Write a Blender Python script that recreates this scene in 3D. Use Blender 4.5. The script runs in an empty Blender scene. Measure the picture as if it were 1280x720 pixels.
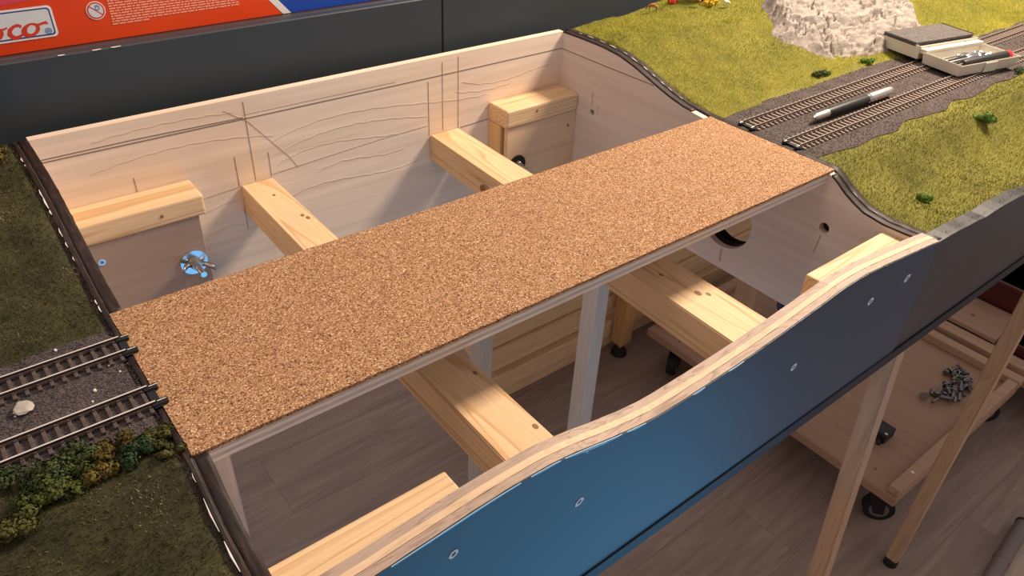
import bpy, bmesh, math, random
import numpy as np
from mathutils import Vector, Matrix, noise as mnoise

# ------------------------------------------------------------------ camera, world, lights, exposure
scene = bpy.context.scene
COL = scene.collection
random.seed(7)
RNG = np.random.default_rng(11)

cam_data = bpy.data.cameras.new('camera')
cam_data.sensor_width = 36.0
cam_data.lens = 949.545 / 1280.0 * 36.0
cam_data.clip_start = 0.01
cam = bpy.data.objects.new('camera', cam_data)
COL.objects.link(cam)
_r = Vector((0.78307378, -0.62041649, 0.04334546))
_d = Vector((-0.33112736, -0.47490597, -0.81536433))
_f = Vector((0.52645049, 0.62413756, -0.57732329))
cam.matrix_world = Matrix(((_r.x, -_d.x, -_f.x, -0.05543696),
                           (_r.y, -_d.y, -_f.y, -0.35158729),
                           (_r.z, -_d.z, -_f.z, 0.34838682),
                           (0, 0, 0, 1)))
scene.camera = cam

world = bpy.data.worlds.new('room_ambient')
scene.world = world
world.use_nodes = True
world.node_tree.nodes['Background'].inputs['Color'].default_value = (1.0, 0.85, 0.80, 1)
world.node_tree.nodes['Background'].inputs['Strength'].default_value = 0.44


def area_light(name, loc, target, size, energy, color, size_y=None):
    ld = bpy.data.lights.new(name, 'AREA')
    ld.energy = energy
    ld.color = color
    ld.size = size
    if size_y:
        ld.shape = 'RECTANGLE'
        ld.size_y = size_y
    o = bpy.data.objects.new(name, ld)
    COL.objects.link(o)
    o.location = loc
    o.rotation_euler = (Vector(target) - Vector(loc)).to_track_quat('-Z', 'Y').to_euler()
    return o


area_light('ceiling_lamp_main', (1.45, 0.12, 1.0), (0.75, 0.2, 0.0), 0.30, 41.0, (1.0, 0.82, 0.63))
area_light('ceiling_lamp_rear', (-0.05, 0.20, 1.4), (0.2, 0.15, 0.0), 0.4, 4.2, (1.0, 0.84, 0.72))
area_light('blue_reflection_fill', (0.38, -0.42, -0.53), (0.05, -0.02, 0.0), 0.62, 1.6, (0.015, 0.50, 1.0))  # added unseen lamp, puts the blue reflection on fascia and washers

vs = scene.view_settings
vs.view_transform = 'Standard'
vs.look = 'None'
vs.gamma = 1.0
vs.use_curve_mapping = False
vs.exposure = 0.0

# ------------------------------------------------------------------ materials
MATS = {}


def new_mat(name, base=(0.5, 0.5, 0.5), rough=0.6, metal=0.0, spec=0.4):
    m = bpy.data.materials.new(name)
    m.use_nodes = True
    b = m.node_tree.nodes['Principled BSDF']
    b.inputs['Base Color'].default_value = (*base, 1)
    b.inputs['Roughness'].default_value = rough
    b.inputs['Metallic'].default_value = metal
    b.inputs['Specular IOR Level'].default_value = spec
    MATS[name] = m
    return m, m.node_tree.nodes, m.node_tree.links, b


def ramp(nodes, stops):
    r = nodes.new('ShaderNodeValToRGB')
    e = r.color_ramp.elements
    while len(e) < len(stops):
        e.new(0.5)
    for el, (p, c) in zip(e, stops):
        el.position = p
        el.color = (*c, 1)
    return r


def coords(nodes, links, scale, rot=(0, 0, 0), kind='Object'):
    tc = nodes.new('ShaderNodeTexCoord')
    mp = nodes.new('ShaderNodeMapping')
    mp.inputs['Scale'].default_value = scale
    mp.inputs['Rotation'].default_value = rot
    links.new(tc.outputs[kind], mp.inputs['Vector'])
    return mp.outputs['Vector']


def noise_tex(nodes, links, vec, scale, detail=4, rough=0.55, dist=0.0):
    n = nodes.new('ShaderNodeTexNoise')
    n.inputs['Scale'].default_value = scale
    n.inputs['Detail'].default_value = detail
    n.inputs['Roughness'].default_value = rough
    n.inputs['Distortion'].default_value = dist
    links.new(vec, n.inputs['Vector'])
    return n


def bump(nodes, links, b, height, strength, dist):
    bn = nodes.new('ShaderNodeBump')
    bn.inputs['Strength'].default_value = strength
    bn.inputs['Distance'].default_value = dist
    links.new(height, bn.inputs['Height'])
    links.new(bn.outputs['Normal'], b.inputs['Normal'])


def mix_rgb(nodes, links, fac, a, b, mode='MIX'):
    mx = nodes.new('ShaderNodeMix')
    mx.data_type = 'RGBA'
    mx.blend_type = mode
    for sock, v in ((mx.inputs[0], fac), (mx.inputs[6], a), (mx.inputs[7], b)):
        if isinstance(v, (int, float)):
            sock.default_value = v
        elif isinstance(v, tuple):
            sock.default_value = (*v, 1)
        else:
            links.new(v, sock)
    return mx.outputs[2]


def mat_noise(name, stops, scale, detail=4, rough=0.7, nscale=(1, 1, 1), bump_s=0.0, bump_d=0.001,
              spec=0.3, dist=0.0, nrough=0.55):
    m, n, l, b = new_mat(name, rough=rough, spec=spec)
    v = coords(n, l, nscale)
    t = noise_tex(n, l, v, scale, detail, nrough, dist)
    r = ramp(n, stops)
    l.new(t.outputs['Fac'], r.inputs['Fac'])
    l.new(r.outputs['Color'], b.inputs['Base Color'])
    if bump_s:
        bump(n, l, b, t.outputs['Fac'], bump_s, bump_d)
    return m


def mat_wood(name, light, dark, axis, rings=34.0, fine=1.0, contrast=0.8, rough=0.55, seed=0.0):
    """Sawn softwood: growth-ring bands running along one axis plus fine fibre."""
    m, n, l, b = new_mat(name, rough=rough, spec=0.3)
    across, along = 1.0, 0.045
    sc = [across] * 3
    sc[axis] = along
    tc = n.new('ShaderNodeTexCoord')
    info = n.new('ShaderNodeObjectInfo')
    add = n.new('ShaderNodeVectorMath')
    add.operation = 'MULTIPLY_ADD'
    l.new(info.outputs['Random'], add.inputs[0])
    add.inputs[1].default_value = (0.31, 0.47, 0.23)
    l.new(tc.outputs['Object'], add.inputs[2])
    mp = n.new('ShaderNodeMapping')
    mp.inputs['Scale'].default_value = sc
    mp.inputs['Location'].default_value = (seed, seed * 0.7, seed * 1.3)
    l.new(add.outputs[0], mp.inputs['Vector'])
    v = mp.outputs['Vector']
    big = noise_tex(n, l, v, rings, 1.5, 0.45, 0.6)
    mul = n.new('ShaderNodeMath')
    mul.operation = 'MULTIPLY'
    mul.inputs[1].default_value = 9.0
    l.new(big.outputs['Fac'], mul.inputs[0])
    fr = n.new('ShaderNodeMath')
    fr.operation = 'FRACT'
    l.new(mul.outputs[0], fr.inputs[0])
    r1 = ramp(n, [(0.0, light), (0.62, tuple(c * 0.93 for c in light)), (0.92, dark), (1.0, light)])
    l.new(fr.outputs[0], r1.inputs['Fac'])
    fib = noise_tex(n, l, v, rings * 12, 3, 0.6)
    r2 = ramp(n, [(0.3, (0.80, 0.78, 0.76)), (0.7, (1.08, 1.08, 1.08))])
    l.new(fib.outputs['Fac'], r2.inputs['Fac'])
    c1 = mix_rgb(n, l, contrast, light, r1.outputs['Color'])
    c2 = mix_rgb(n, l, 0.6 * fine, c1, r2.outputs['Color'], 'MULTIPLY')
    l.new(c2, b.inputs['Base Color'])
    bump(n, l, b, fib.outputs['Fac'], 0.12, 0.0006)
    return m


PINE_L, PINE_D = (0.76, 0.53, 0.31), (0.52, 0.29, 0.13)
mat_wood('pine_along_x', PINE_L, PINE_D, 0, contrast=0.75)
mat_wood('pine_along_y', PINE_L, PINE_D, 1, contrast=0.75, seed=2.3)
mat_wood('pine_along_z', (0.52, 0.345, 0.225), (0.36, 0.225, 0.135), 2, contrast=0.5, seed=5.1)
mat_wood('spruce_along_x', (0.84, 0.60, 0.36), (0.66, 0.42, 0.22), 0, rings=26, contrast=0.45, seed=3.7)
mat_wood('orange_pine_along_z', (0.64, 0.36, 0.15), (0.48, 0.24, 0.09), 2, contrast=0.5, seed=8.1)
mat_wood('pale_post_along_z', (0.60, 0.53, 0.48), (0.50, 0.43, 0.38), 2, contrast=0.4, seed=1.1)
mat_wood('spacer_wood', (0.74, 0.50, 0.25), (0.60, 0.36, 0.15), 2, contrast=0.4, seed=4.4)
mat_wood('birch_face', (0.82, 0.665, 0.535), (0.68, 0.52, 0.40), 0, rings=9, contrast=0.30, seed=0.6)
mat_wood('birch_face_y', (0.68, 0.575, 0.51), (0.60, 0.50, 0.43), 1, rings=8, contrast=0.18, seed=6.6)
mat_wood('birch_dark_board', (0.36, 0.25, 0.19), (0.31, 0.21, 0.15), 0, rings=12, contrast=0.25, seed=7.2)
mat_wood('birch_warm_board', (0.72, 0.50, 0.32), (0.60, 0.38, 0.22), 0, rings=9, contrast=0.35, seed=9.2)
mat_wood('ply_core', (0.72, 0.52, 0.35), (0.54, 0.36, 0.22), 0, rings=60, contrast=0.5, seed=1.9)
mat_wood('ply_end_grain', (0.47, 0.35, 0.28), (0.24, 0.16, 0.12), 0, rings=130, contrast=0.7, seed=2.9)
mat_wood('ply_bed_light', (0.80, 0.74, 0.70), (0.62, 0.55, 0.51), 0, rings=70, contrast=0.5, seed=3.9)
mat_wood('ply_bed_dark', (0.60, 0.55, 0.52), (0.38, 0.33, 0.31), 0, rings=110, contrast=0.6, seed=4.9)
mat_wood('dolly_board', (0.44, 0.28, 0.195), (0.37, 0.225, 0.15), 1, rings=7, contrast=0.3, seed=5.9)
mat_wood('dolly_batten', (0.52, 0.34, 0.23), (0.40, 0.25, 0.16), 1, rings=18, contrast=0.4, seed=6.9)


def make_cork():
    m, n, l, b = new_mat('cork', rough=0.85, spec=0.15)
    v = coords(n, l, (1, 1, 1))
    vo = n.new('ShaderNodeTexVoronoi')
    vo.inputs['Scale'].default_value = 1250
    l.new(v, vo.inputs['Vector'])
    sep = n.new('ShaderNodeSeparateColor')
    l.new(vo.outputs['Color'], sep.inputs[0])
    r = ramp(n, [(0.0, (0.07, 0.030, 0.014)), (0.16, (0.19, 0.090, 0.042)), (0.45, (0.37, 0.195, 0.100)),
                 (0.72, (0.47, 0.265, 0.145)), (0.92, (0.57, 0.35, 0.20)), (1.0, (0.85, 0.62, 0.42))])
    l.new(sep.outputs[0], r.inputs['Fac'])
    nz = noise_tex(n, l, v, 2600, 2, 0.6)
    r2 = ramp(n, [(0.3, (0.62, 0.60, 0.58)), (0.7, (1.2, 1.2, 1.2))])
    l.new(nz.outputs['Fac'], r2.inputs['Fac'])
    c = mix_rgb(n, l, 0.8, r.outputs['Color'], r2.outputs['Color'], 'MULTIPLY')
    l.new(c, b.inputs['Base Color'])
    bump(n, l, b, sep.outputs[1], 0.35, 0.0005)


make_cork()
mat_noise('floor_laminate', [(0.25, (0.235, 0.170, 0.142)), (0.5, (0.33, 0.250, 0.213)), (0.75, (0.43, 0.335, 0.29))],
          9, 8, rough=0.5, nscale=(0.35, 3.2, 1), dist=1.2, nrough=0.62, spec=0.35)
mat_noise('edge_paint', [(0.3, (0.010, 0.005, 0.0045)), (0.55, (0.026, 0.014, 0.012)), (0.75, (0.060, 0.036, 0.030))],
          60, 5, rough=0.55, nscale=(6, 1, 1), bump_s=0.3, spec=0.3)
mat_noise('fascia_paint', [(0.3, (0.013, 0.038, 0.066)), (0.7, (0.015, 0.042, 0.072))], 6, 3, rough=0.40, spec=0.5)
mat_noise('fascia_anthracite', [(0.3, (0.030, 0.027, 0.033)), (0.7, (0.036, 0.032, 0.040))], 6, 3, rough=0.42, spec=0.5)
mat_noise('fascia_trim_paint', [(0.3, (0.008, 0.009, 0.016)), (0.7, (0.012, 0.013, 0.022))], 6, 3, rough=0.5, spec=0.3)
mat_noise('dark_panel_paint', [(0.3, (0.028, 0.037, 0.046)), (0.7, (0.033, 0.043, 0.053))], 5, 3, rough=0.55, spec=0.5)
mat_noise('ledge_paint', [(0.3, (0.045, 0.030, 0.034)), (0.7, (0.06, 0.042, 0.046))], 8, 3, rough=0.4, spec=0.5)
mat_noise('soil', [(0.3, (0.05, 0.04, 0.02)), (0.7, (0.12, 0.10, 0.045))], 90, 5, rough=0.9)
mat_noise('turf_bright', [(0.3, (0.10, 0.10, 0.018)), (0.5, (0.16, 0.15, 0.024)), (0.7, (0.21, 0.19, 0.035))], 14, 8,
          rough=0.9, nrough=0.7, bump_s=0.5, bump_d=0.002)
mat_noise('turf_dark', [(0.3, (0.022, 0.020, 0.010)), (0.5, (0.042, 0.038, 0.016)), (0.7, (0.075, 0.066, 0.028))], 26, 8,
          rough=0.9, nrough=0.7, bump_s=0.5, bump_d=0.002)
mat_noise('ballast_bed', [(0.3, (0.050, 0.038, 0.036)), (0.55, (0.090, 0.070, 0.066)), (0.75, (0.15, 0.12, 0.115))],
          500, 4, rough=0.9, bump_s=0.6, bump_d=0.0012)


def blade_mat(name, stops, scale=16, fine=900, fine_amt=0.7, patch_amt=1.0):
    m, n, l, b = new_mat(name, rough=0.8, spec=0.15)
    v = coords(n, l, (1, 1, 0.0))
    t = noise_tex(n, l, v, scale, 5, 0.6)
    t2 = noise_tex(n, l, v, fine, 1, 0.5)
    mx = n.new('ShaderNodeMath')
    mx.operation = 'MULTIPLY_ADD'
    l.new(t2.outputs['Fac'], mx.inputs[0])
    mx.inputs[1].default_value = fine_amt
    sub = n.new('ShaderNodeMath')
    sub.operation = 'MULTIPLY_ADD'
    l.new(t.outputs['Fac'], sub.inputs[0])
    sub.inputs[1].default_value = patch_amt
    sub.inputs[2].default_value = 0.5 - 0.5 * fine_amt - 0.5 * patch_amt
    l.new(sub.outputs[0], mx.inputs[2])
    r = ramp(n, stops)
    l.new(mx.outputs[0], r.inputs['Fac'])
    l.new(r.outputs['Color'], b.inputs['Base Color'])
    return m


blade_mat('static_grass_bright', [(0.20, (0.24, 0.25, 0.028)), (0.40, (0.41, 0.395, 0.042)), (0.58, (0.54, 0.485, 0.065)),
                                  (0.82, (0.66, 0.58, 0.12))], 13, 900, 0.4, 1.9)
blade_mat('static_grass_olive_dimmed', [(0.20, (0.080, 0.085, 0.016)), (0.40, (0.145, 0.145, 0.026)), (0.60, (0.20, 0.19, 0.036)),
                                 (0.82, (0.27, 0.245, 0.062))], 12, 900, 0.4, 1.9)  # olive of its own, darkened further to imitate weaker light on the bank
blade_mat('static_grass_dark', [(0.18, (0.018, 0.028, 0.006)), (0.40, (0.050, 0.058, 0.014)), (0.58, (0.100, 0.090, 0.030)),
                                (0.70, (0.15, 0.125, 0.055)), (0.86, (0.50, 0.42, 0.22))], 22, 1100, 1.0, 1.5)
blade_mat('tuft_green', [(0.3, (0.06, 0.16, 0.015)), (0.6, (0.12, 0.28, 0.03))])
blade_mat('ballast_grain', [(0.25, (0.035, 0.027, 0.026)), (0.5, (0.095, 0.075, 0.07)), (0.65, (0.16, 0.13, 0.125)),
                            (0.8, (0.34, 0.30, 0.29))], 30, 1300)
blade_mat('ballast_grain_grey', [(0.25, (0.025, 0.023, 0.027)), (0.5, (0.075, 0.070, 0.080)), (0.64, (0.15, 0.142, 0.155)),
                                 (0.76, (0.42, 0.39, 0.39))], 30, 1300)
for nm, lo, hi in (('olive', (0.03, 0.04, 0.010), (0.11, 0.13, 0.035)), ('moss', (0.03, 0.045, 0.016), (0.085, 0.11, 0.04)),
                   ('pine', (0.014, 0.032, 0.014), (0.05, 0.085, 0.04)), ('autumn', (0.06, 0.045, 0.010), (0.18, 0.13, 0.035)),
                   ('lime', (0.035, 0.040, 0.010), (0.12, 0.115, 0.035)), ('tree', (0.01, 0.04, 0.01), (0.04, 0.13, 0.03)),
                   ('red', (0.5, 0.04, 0.02), (0.8, 0.12, 0.06)), ('yellow', (0.5, 0.33, 0.02), (0.75, 0.52, 0.05)),
                   ('meadow', (0.06, 0.13, 0.018), (0.14, 0.24, 0.04))):
    blade_mat('foliage_' + nm, [(0.3, lo), (0.7, hi)], 60, 700)

mat_noise('rock_face', [(0.25, (0.13, 0.105, 0.095)), (0.5, (0.31, 0.27, 0.24)), (0.75, (0.40, 0.35, 0.32))], 60, 8, rough=0.85,
          nscale=(1, 1, 3), bump_s=0.5, bump_d=0.0015, nrough=0.6)
mat_noise('pebble', [(0.3, (0.38, 0.33, 0.29)), (0.7, (0.50, 0.45, 0.40))], 60, 4, rough=0.8)
new_mat('rail_top_steel', (0.84, 0.79, 0.77), 0.45, 0.45)
new_mat('rail_top_worn', (0.30, 0.24, 0.21), 0.4, 0.3)
mat_noise('rail_side_rust', [(0.3, (0.045, 0.028, 0.024)), (0.7, (0.085, 0.055, 0.045))], 120, 3, rough=0.7)
mat_noise('sleeper_plastic', [(0.3, (0.060, 0.042, 0.038)), (0.7, (0.11, 0.080, 0.072))], 220, 3, rough=0.7)
mat_noise('sleeper_weathered', [(0.3, (0.24, 0.185, 0.155)), (0.7, (0.36, 0.285, 0.245))], 220, 3, rough=0.75)
new_mat('black_plastic', (0.012, 0.012, 0.014), 0.45)
new_mat('black_rubber', (0.010, 0.010, 0.011), 0.7)
new_mat('zinc_steel', (0.62, 0.64, 0.66), 0.22, 1.0)
new_mat('dull_steel', (0.42, 0.41, 0.40), 0.35, 1.0)
new_mat('dark_steel', (0.20, 0.20, 0.21), 0.3, 1.0)
new_mat('brushed_aluminium', (0.75, 0.70, 0.66), 0.35, 1.0)
new_mat('case_plastic', (0.66, 0.62, 0.53), 0.4)
mat_noise('foam_grey', [(0.3, (0.06, 0.054, 0.052)), (0.7, (0.15, 0.135, 0.13))], 420, 3, rough=0.95, bump_s=0.5)
new_mat('handle_black', (0.014, 0.013, 0.014), 0.5)
new_mat('handle_red', (0.60, 0.02, 0.03), 0.4)
new_mat('graphite', (0.17, 0.125, 0.10), 0.7)
new_mat('pencil_faint', (0.44, 0.335, 0.27), 0.8)
new_mat('veneer_grain', (0.66, 0.52, 0.41), 0.7)
new_mat('knot_brown', (0.26, 0.13, 0.055), 0.7)
new_mat('hole_dark', (0.01, 0.008, 0.007), 0.9)
new_mat('filler_white', (0.62, 0.66, 0.70), 0.5)
new_mat('chip_white', (0.85, 0.80, 0.78), 0.6)
new_mat('paint_chip_blue', (0.30, 0.50, 0.68), 0.4)
mat_noise('box_red', [(0.35, (0.70, 0.050, 0.008)), (0.7, (0.80, 0.075, 0.012))], 5, 2, rough=0.35)
new_mat('box_pink', (0.66, 0.055, 0.09), 0.35)
new_mat('box_orange', (0.80, 0.22, 0.06), 0.35)
new_mat('box_blue', (0.010, 0.065, 0.42), 0.35)
new_mat('print_white', (0.80, 0.80, 0.80), 0.4)
new_mat('print_pale', (0.66, 0.68, 0.70), 0.4)
new_mat('print_red', (0.62, 0.045, 0.02), 0.4)
new_mat('print_navy', (0.015, 0.035, 0.17), 0.4)
new_mat('print_pink', (0.90, 0.38, 0.26), 0.5)
new_mat('print_blue', (0.13, 0.26, 0.50), 0.4)
new_mat('crate_red', (0.085, 0.014, 0.012), 0.5)
new_mat('navy_cloth', (0.006, 0.014, 0.075), 0.6)
new_mat('tube_grey', (0.16, 0.13, 0.13), 0.45)
mat_noise('deer_brown', [(0.3, (0.30, 0.12, 0.04)), (0.7, (0.42, 0.18, 0.07))], 300, 2)
new_mat('goat_white', (0.75, 0.70, 0.64), 0.7)

# ------------------------------------------------------------------ helpers


def tag(o, label=None, cat=None, group=None, kind=None):
    for k, v in (('label', label), ('category', cat), ('group', group), ('kind', kind)):
        if v:
            o[k] = v
    return o


def thing(name, loc, label, cat, group=None):
    o = bpy.data.objects.new(name, None)
    o.empty_display_size = 0.02
    COL.objects.link(o)
    o.location = loc
    o['base'] = list(loc)
    return tag(o, label, cat, group)


def base_of(parent):
    return Vector(parent['base']) if parent is not None else Vector((0, 0, 0))


def link(name, me, mat, parent=None, loc=None):
    o = bpy.data.objects.new(name, me)
    if mat and not me.materials:
        me.materials.append(MATS[mat])
    COL.objects.link(o)
    if parent is not None:
        o.parent = parent
    if loc is not None:
        o.location = loc
    return o


def from_bm(name, bm, mat, parent=None, origin=None, smooth=False):
    """bm is in world coordinates; the object's origin sits at the thing's base (or at origin)."""
    org = base_of(parent) if parent is not None else Vector(origin or (0, 0, 0))
    bmesh.ops.translate(bm, verts=bm.verts, vec=-org)
    bmesh.ops.recalc_face_normals(bm, faces=bm.faces)
    me = bpy.data.meshes.new(name)
    bm.to_mesh(me)
    bm.free()
    if smooth:
        for p in me.polygons:
            p.use_smooth = True
    o = link(name, me, mat, parent)
    if parent is None:
        o.location = org
    o['base'] = list(org)
    return o


def bm_box(x0, x1, y0, y1, z0, z1, bev=0.0, seg=1, bm=None):
    bm = bm or bmesh.new()
    r = bmesh.ops.create_cube(bm, size=1.0)
    vs_ = r['verts']
    for v in vs_:
        v.co = Vector((x0 + (v.co.x + .5) * (x1 - x0), y0 + (v.co.y + .5) * (y1 - y0), z0 + (v.co.z + .5) * (z1 - z0)))
    if bev:
        es = list({e for v in vs_ for e in v.link_edges})
        bmesh.ops.bevel(bm, geom=es, offset=bev, segments=seg, affect='EDGES', profile=0.5)
    return bm


def box(name, b, mat, parent, bev=0.0008, seg=1):
    return from_bm(name, bm_box(*b, bev=bev, seg=seg), mat, parent)


def bm_tube(pts, radii, seg=12, bm=None, cap=True):
    """Round tube through pts with a radius at each point."""
    bm = bm or bmesh.new()
    pts = [Vector(p) for p in pts]
    if not hasattr(radii, '__len__'):
        radii = [radii] * len(pts)
    loops = []
    up0 = None
    for i, p in enumerate(pts):
        a = pts[max(i - 1, 0)]
        c = pts[min(i + 1, len(pts) - 1)]
        t = (c - a)
        if t.length < 1e-9:
            t = pts[-1] - pts[0]
        t.normalize()
        if up0 is None:
            up0 = Vector((0, 0, 1)) if abs(t.z) < 0.9 else Vector((1, 0, 0))
        s = t.cross(up0).normalized()
        u = s.cross(t)
        loops.append([bm.verts.new(p + (s * math.cos(2 * math.pi * k / seg) + u * math.sin(2 * math.pi * k / seg)) * radii[i])
                      for k in range(seg)])
    for i in range(len(loops) - 1):
        for k in range(seg):
            bm.faces.new((loops[i][k], loops[i][(k + 1) % seg], loops[i + 1][(k + 1) % seg], loops[i + 1][k]))
    if cap:
        bm.faces.new(loops[0][::-1])
        bm.faces.new(loops[-1])
    return bm


def tube(name, pts, radii, mat, parent, seg=12, smooth=True):
    o = from_bm(name, bm_tube(pts, radii, seg), mat, parent)
    if smooth:
        o.data.set_sharp_from_angle(angle=math.radians(40))
    return o


def bm_prism(poly, axis, a0, a1, holes=(), bm=None):
    """Extrude a 2D outline (with optional holes) along an axis. axis 0: outline is (y,z); 1: (x,z); 2: (x,y)."""
    bm = bm or bmesh.new()

    def P(p, a):
        return ((a, p[0], p[1]), (p[0], a, p[1]), (p[0], p[1], a))[axis]
    edges = []
    for loop in [poly] + list(holes):
        vv = [bm.verts.new(P(p, a0)) for p in loop]
        for i in range(len(vv)):
            edges.append(bm.edges.new((vv[i], vv[(i + 1) % len(vv)])))
    r = bmesh.ops.triangle_fill(bm, use_beauty=True, use_dissolve=False, edges=edges)
    faces = [f for f in r['geom'] if isinstance(f, bmesh.types.BMFace)]
    ex = bmesh.ops.extrude_face_region(bm, geom=faces)
    d = Vector(P((0, 0), a1 - a0))
    bmesh.ops.translate(bm, verts=[g for g in ex['geom'] if isinstance(g, bmesh.types.BMVert)], vec=d)
    return bm


def prism(name, poly, axis, a0, a1, mat, parent, holes=()):
    return from_bm(name, bm_prism(poly, axis, a0, a1, holes), mat, parent)


def circle(cx, cy, r, n=28, ry=None):
    return [(cx + r * math.cos(2 * math.pi * k / n), cy + (ry or r) * math.sin(2 * math.pi * k / n)) for k in range(n)]


def np_mesh(name, verts, faces, mat, parent=None, origin=None, smooth=False):
    org = base_of(parent) if parent is not None else Vector(origin or (0, 0, 0))
    v = np.asarray(verts, dtype=np.float32) - np.array(org, dtype=np.float32)
    f = np.asarray(faces, dtype=np.int32)
    me = bpy.data.meshes.new(name)
    k = f.shape[1]
    me.vertices.add(len(v))
    me.vertices.foreach_set('co', v.ravel())
    me.loops.add(f.size)
    me.loops.foreach_set('vertex_index', f.ravel())
    me.polygons.add(len(f))
    me.polygons.foreach_set('loop_start', np.arange(0, f.size, k, dtype=np.int32))
    me.update(calc_edges=True)
    if smooth:
        me.polygons.foreach_set('use_smooth', np.ones(len(f), dtype=bool))
    o = link(name, me, mat, parent)
    if parent is None:
        o.location = org
    o['base'] = list(org)
    return o


def vnoise(x, y, seed=0):
    """Smooth value noise on arrays."""
    xi = np.floor(x).astype(np.int64)
    yi = np.floor(y).astype(np.int64)
    fx, fy = x - xi, y - yi
    fx = fx * fx * (3 - 2 * fx)
    fy = fy * fy * (3 - 2 * fy)

    def h(a, b):
        n = (a * 374761393 + b * 668265263 + seed * 982451653) & 0xffffffff
        n = ((n ^ (n >> 13)) * 1274126177) & 0xffffffff
        return ((n ^ (n >> 16)) & 0xffff) / 65535.0
    return (h(xi, yi) * (1 - fx) * (1 - fy) + h(xi + 1, yi) * fx * (1 - fy)
            + h(xi, yi + 1) * (1 - fx) * fy + h(xi + 1, yi + 1) * fx * fy)


def fbm(x, y, seed=0, octs=4):
    s, a = 0, 0.5
    for i in range(octs):
        s = s + a * vnoise(x * 2 ** i, y * 2 ** i, seed + i)
        a *= 0.5
    return s


# ------------------------------------------------------------------ dimensions (metres, z = 0 is the cork surface)
L = 0.68            # length of the open module
YB = 0.4284         # inner face of the back panel
YF0, YF1 = -0.125, -0.107   # front panel outer and inner face
CW = 0.168          # width of the cork trackbed
BOT = -0.179        # lower edge of the panels
FLOOR = -1.12
PROF = [(-.125, -.027), (-.12, -.027), (-.095, -.029), (-.072, -.0295), (-.048, -.0265), (-.035, -.021), (-.023, -.015), (-.010, -.006),
        (0, -.0005), (.168, -.0005), (.185, .001), (.204, .003), (.225, .0072), (.245, .0125), (.268, .0195), (.29, .026), (.32, .0325),
        (.35, .0350), (.39, .0352), (.44, .0340)]
PY = np.array([p[0] for p in PROF])
PZ = np.array([p[1] for p in PROF])

# ------------------------------------------------------------------ floor of laminate planks
floor = bpy.data.objects.new('floor', None)
COL.objects.link(floor)
floor['kind'] = 'structure'
floor.location = (0, 0, FLOOR)
floor['base'] = [0, 0, FLOOR]
_pm = None
PWID, PLEN = 0.193, 1.29
for row in range(-8, 9):
    off = (row * 0.43) % PLEN
    for k in range(-1, 4):
        x0 = -1.2 + k * PLEN + off - PLEN * 0.5
        if x0 > 3.6 or x0 + PLEN < -1.0:
            continue
        if _pm is None:
            bm = bm_box(0, PLEN - 0.0004, 0, PWID - 0.0004, -0.008, 0, bev=0.0002)
            _pm = bpy.data.meshes.new('laminate_plank')
            bm.to_mesh(_pm)
            bm.free()
        o = link('laminate_plank', _pm, 'floor_laminate', floor, (x0, -0.15 + row * PWID, 0))
# plank grain shifts with each plank
_n = MATS['floor_laminate'].node_tree
_info = _n.nodes.new('ShaderNodeObjectInfo')
_vm = _n.nodes.new('ShaderNodeVectorMath')
_vm.operation = 'MULTIPLY_ADD'
_vm.inputs[1].default_value = (7, 3, 5)
_tc = [x for x in _n.nodes if x.type == 'TEX_COORD'][0]
_mp = [x for x in _n.nodes if x.type == 'MAPPING'][0]
_n.links.new(_info.outputs['Random'], _vm.inputs[0])
_n.links.new(_tc.outputs['Object'], _vm.inputs[2])
_n.links.new(_vm.outputs[0], _mp.inputs['Vector'])

# ------------------------------------------------------------------ the open module in the middle
mod = thing('railway_module', (0.34, 0.15, BOT), 'unfinished plywood model railway module with open frame and cork strip', 'railway module')


def end_outline(bottom=BOT, y0=YF1, y1=YB, dz=0.0):
    ys = [y0] + [p for p in PY if y0 < p < y1] + [y1]
    top = [(y, float(np.interp(y, PY, PZ)) + dz) for y in ys]
    return [(y1, bottom), (y0, bottom)] + top


TH = 0.009
EDGE = 0.0018
big_hole = circle(.108, -.112, .037, 40)
sm1 = circle(.357, -.0588, .0042, 20)
sm2 = circle(-.0135, -.0631, .0062, 20)
er = prism('end_panel', end_outline(dz=-.0016), 0, L - TH, L, 'birch_face_y', mod, holes=[big_hole, sm1, sm2])
el = prism('end_panel', end_outline(dz=-.0016), 0, 0.0, TH, 'birch_face_y', mod)


def edge_strip(name, x0, x1, y0, y1, mat, parent, th=0.0016, seed=0, jitter=0.0008, dz=0.0):
    """Brown-painted scenery edge following the end profile, a little lumpy."""
    n = max(6, int((y1 - y0) / 0.004))
    bm = bmesh.new()
    rows = []
    for i in range(n + 1):
        y = y0 + (y1 - y0) * i / n
        z = float(np.interp(y, PY, PZ)) + dz
        r = []
        for j in range(4):
            x = x0 + (x1 - x0) * j / 3
            q = mnoise.noise(Vector((x * 220 + seed, y * 90, seed)))
            r.append(bm.verts.new((x + jitter * 0.6 * mnoise.noise(Vector((seed + 3, y * 140, j))), y, z + jitter * q)))
        r.insert(0, bm.verts.new((x0, y, z - th)))
        r.append(bm.verts.new((x1, y, z - th)))
        rows.append(r)
    for a, b_ in zip(rows, rows[1:]):
        for j in range(5):
            bm.faces.new((a[j], a[j + 1], b_[j + 1], b_[j]))
        bm.faces.new((a[5], a[0], b_[0], b_[5]))
    bm.faces.new(rows[0])
    bm.faces.new(rows[-1][::-1])
    o = from_bm(name, bm, mat, parent, smooth=True)
    return o


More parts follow.
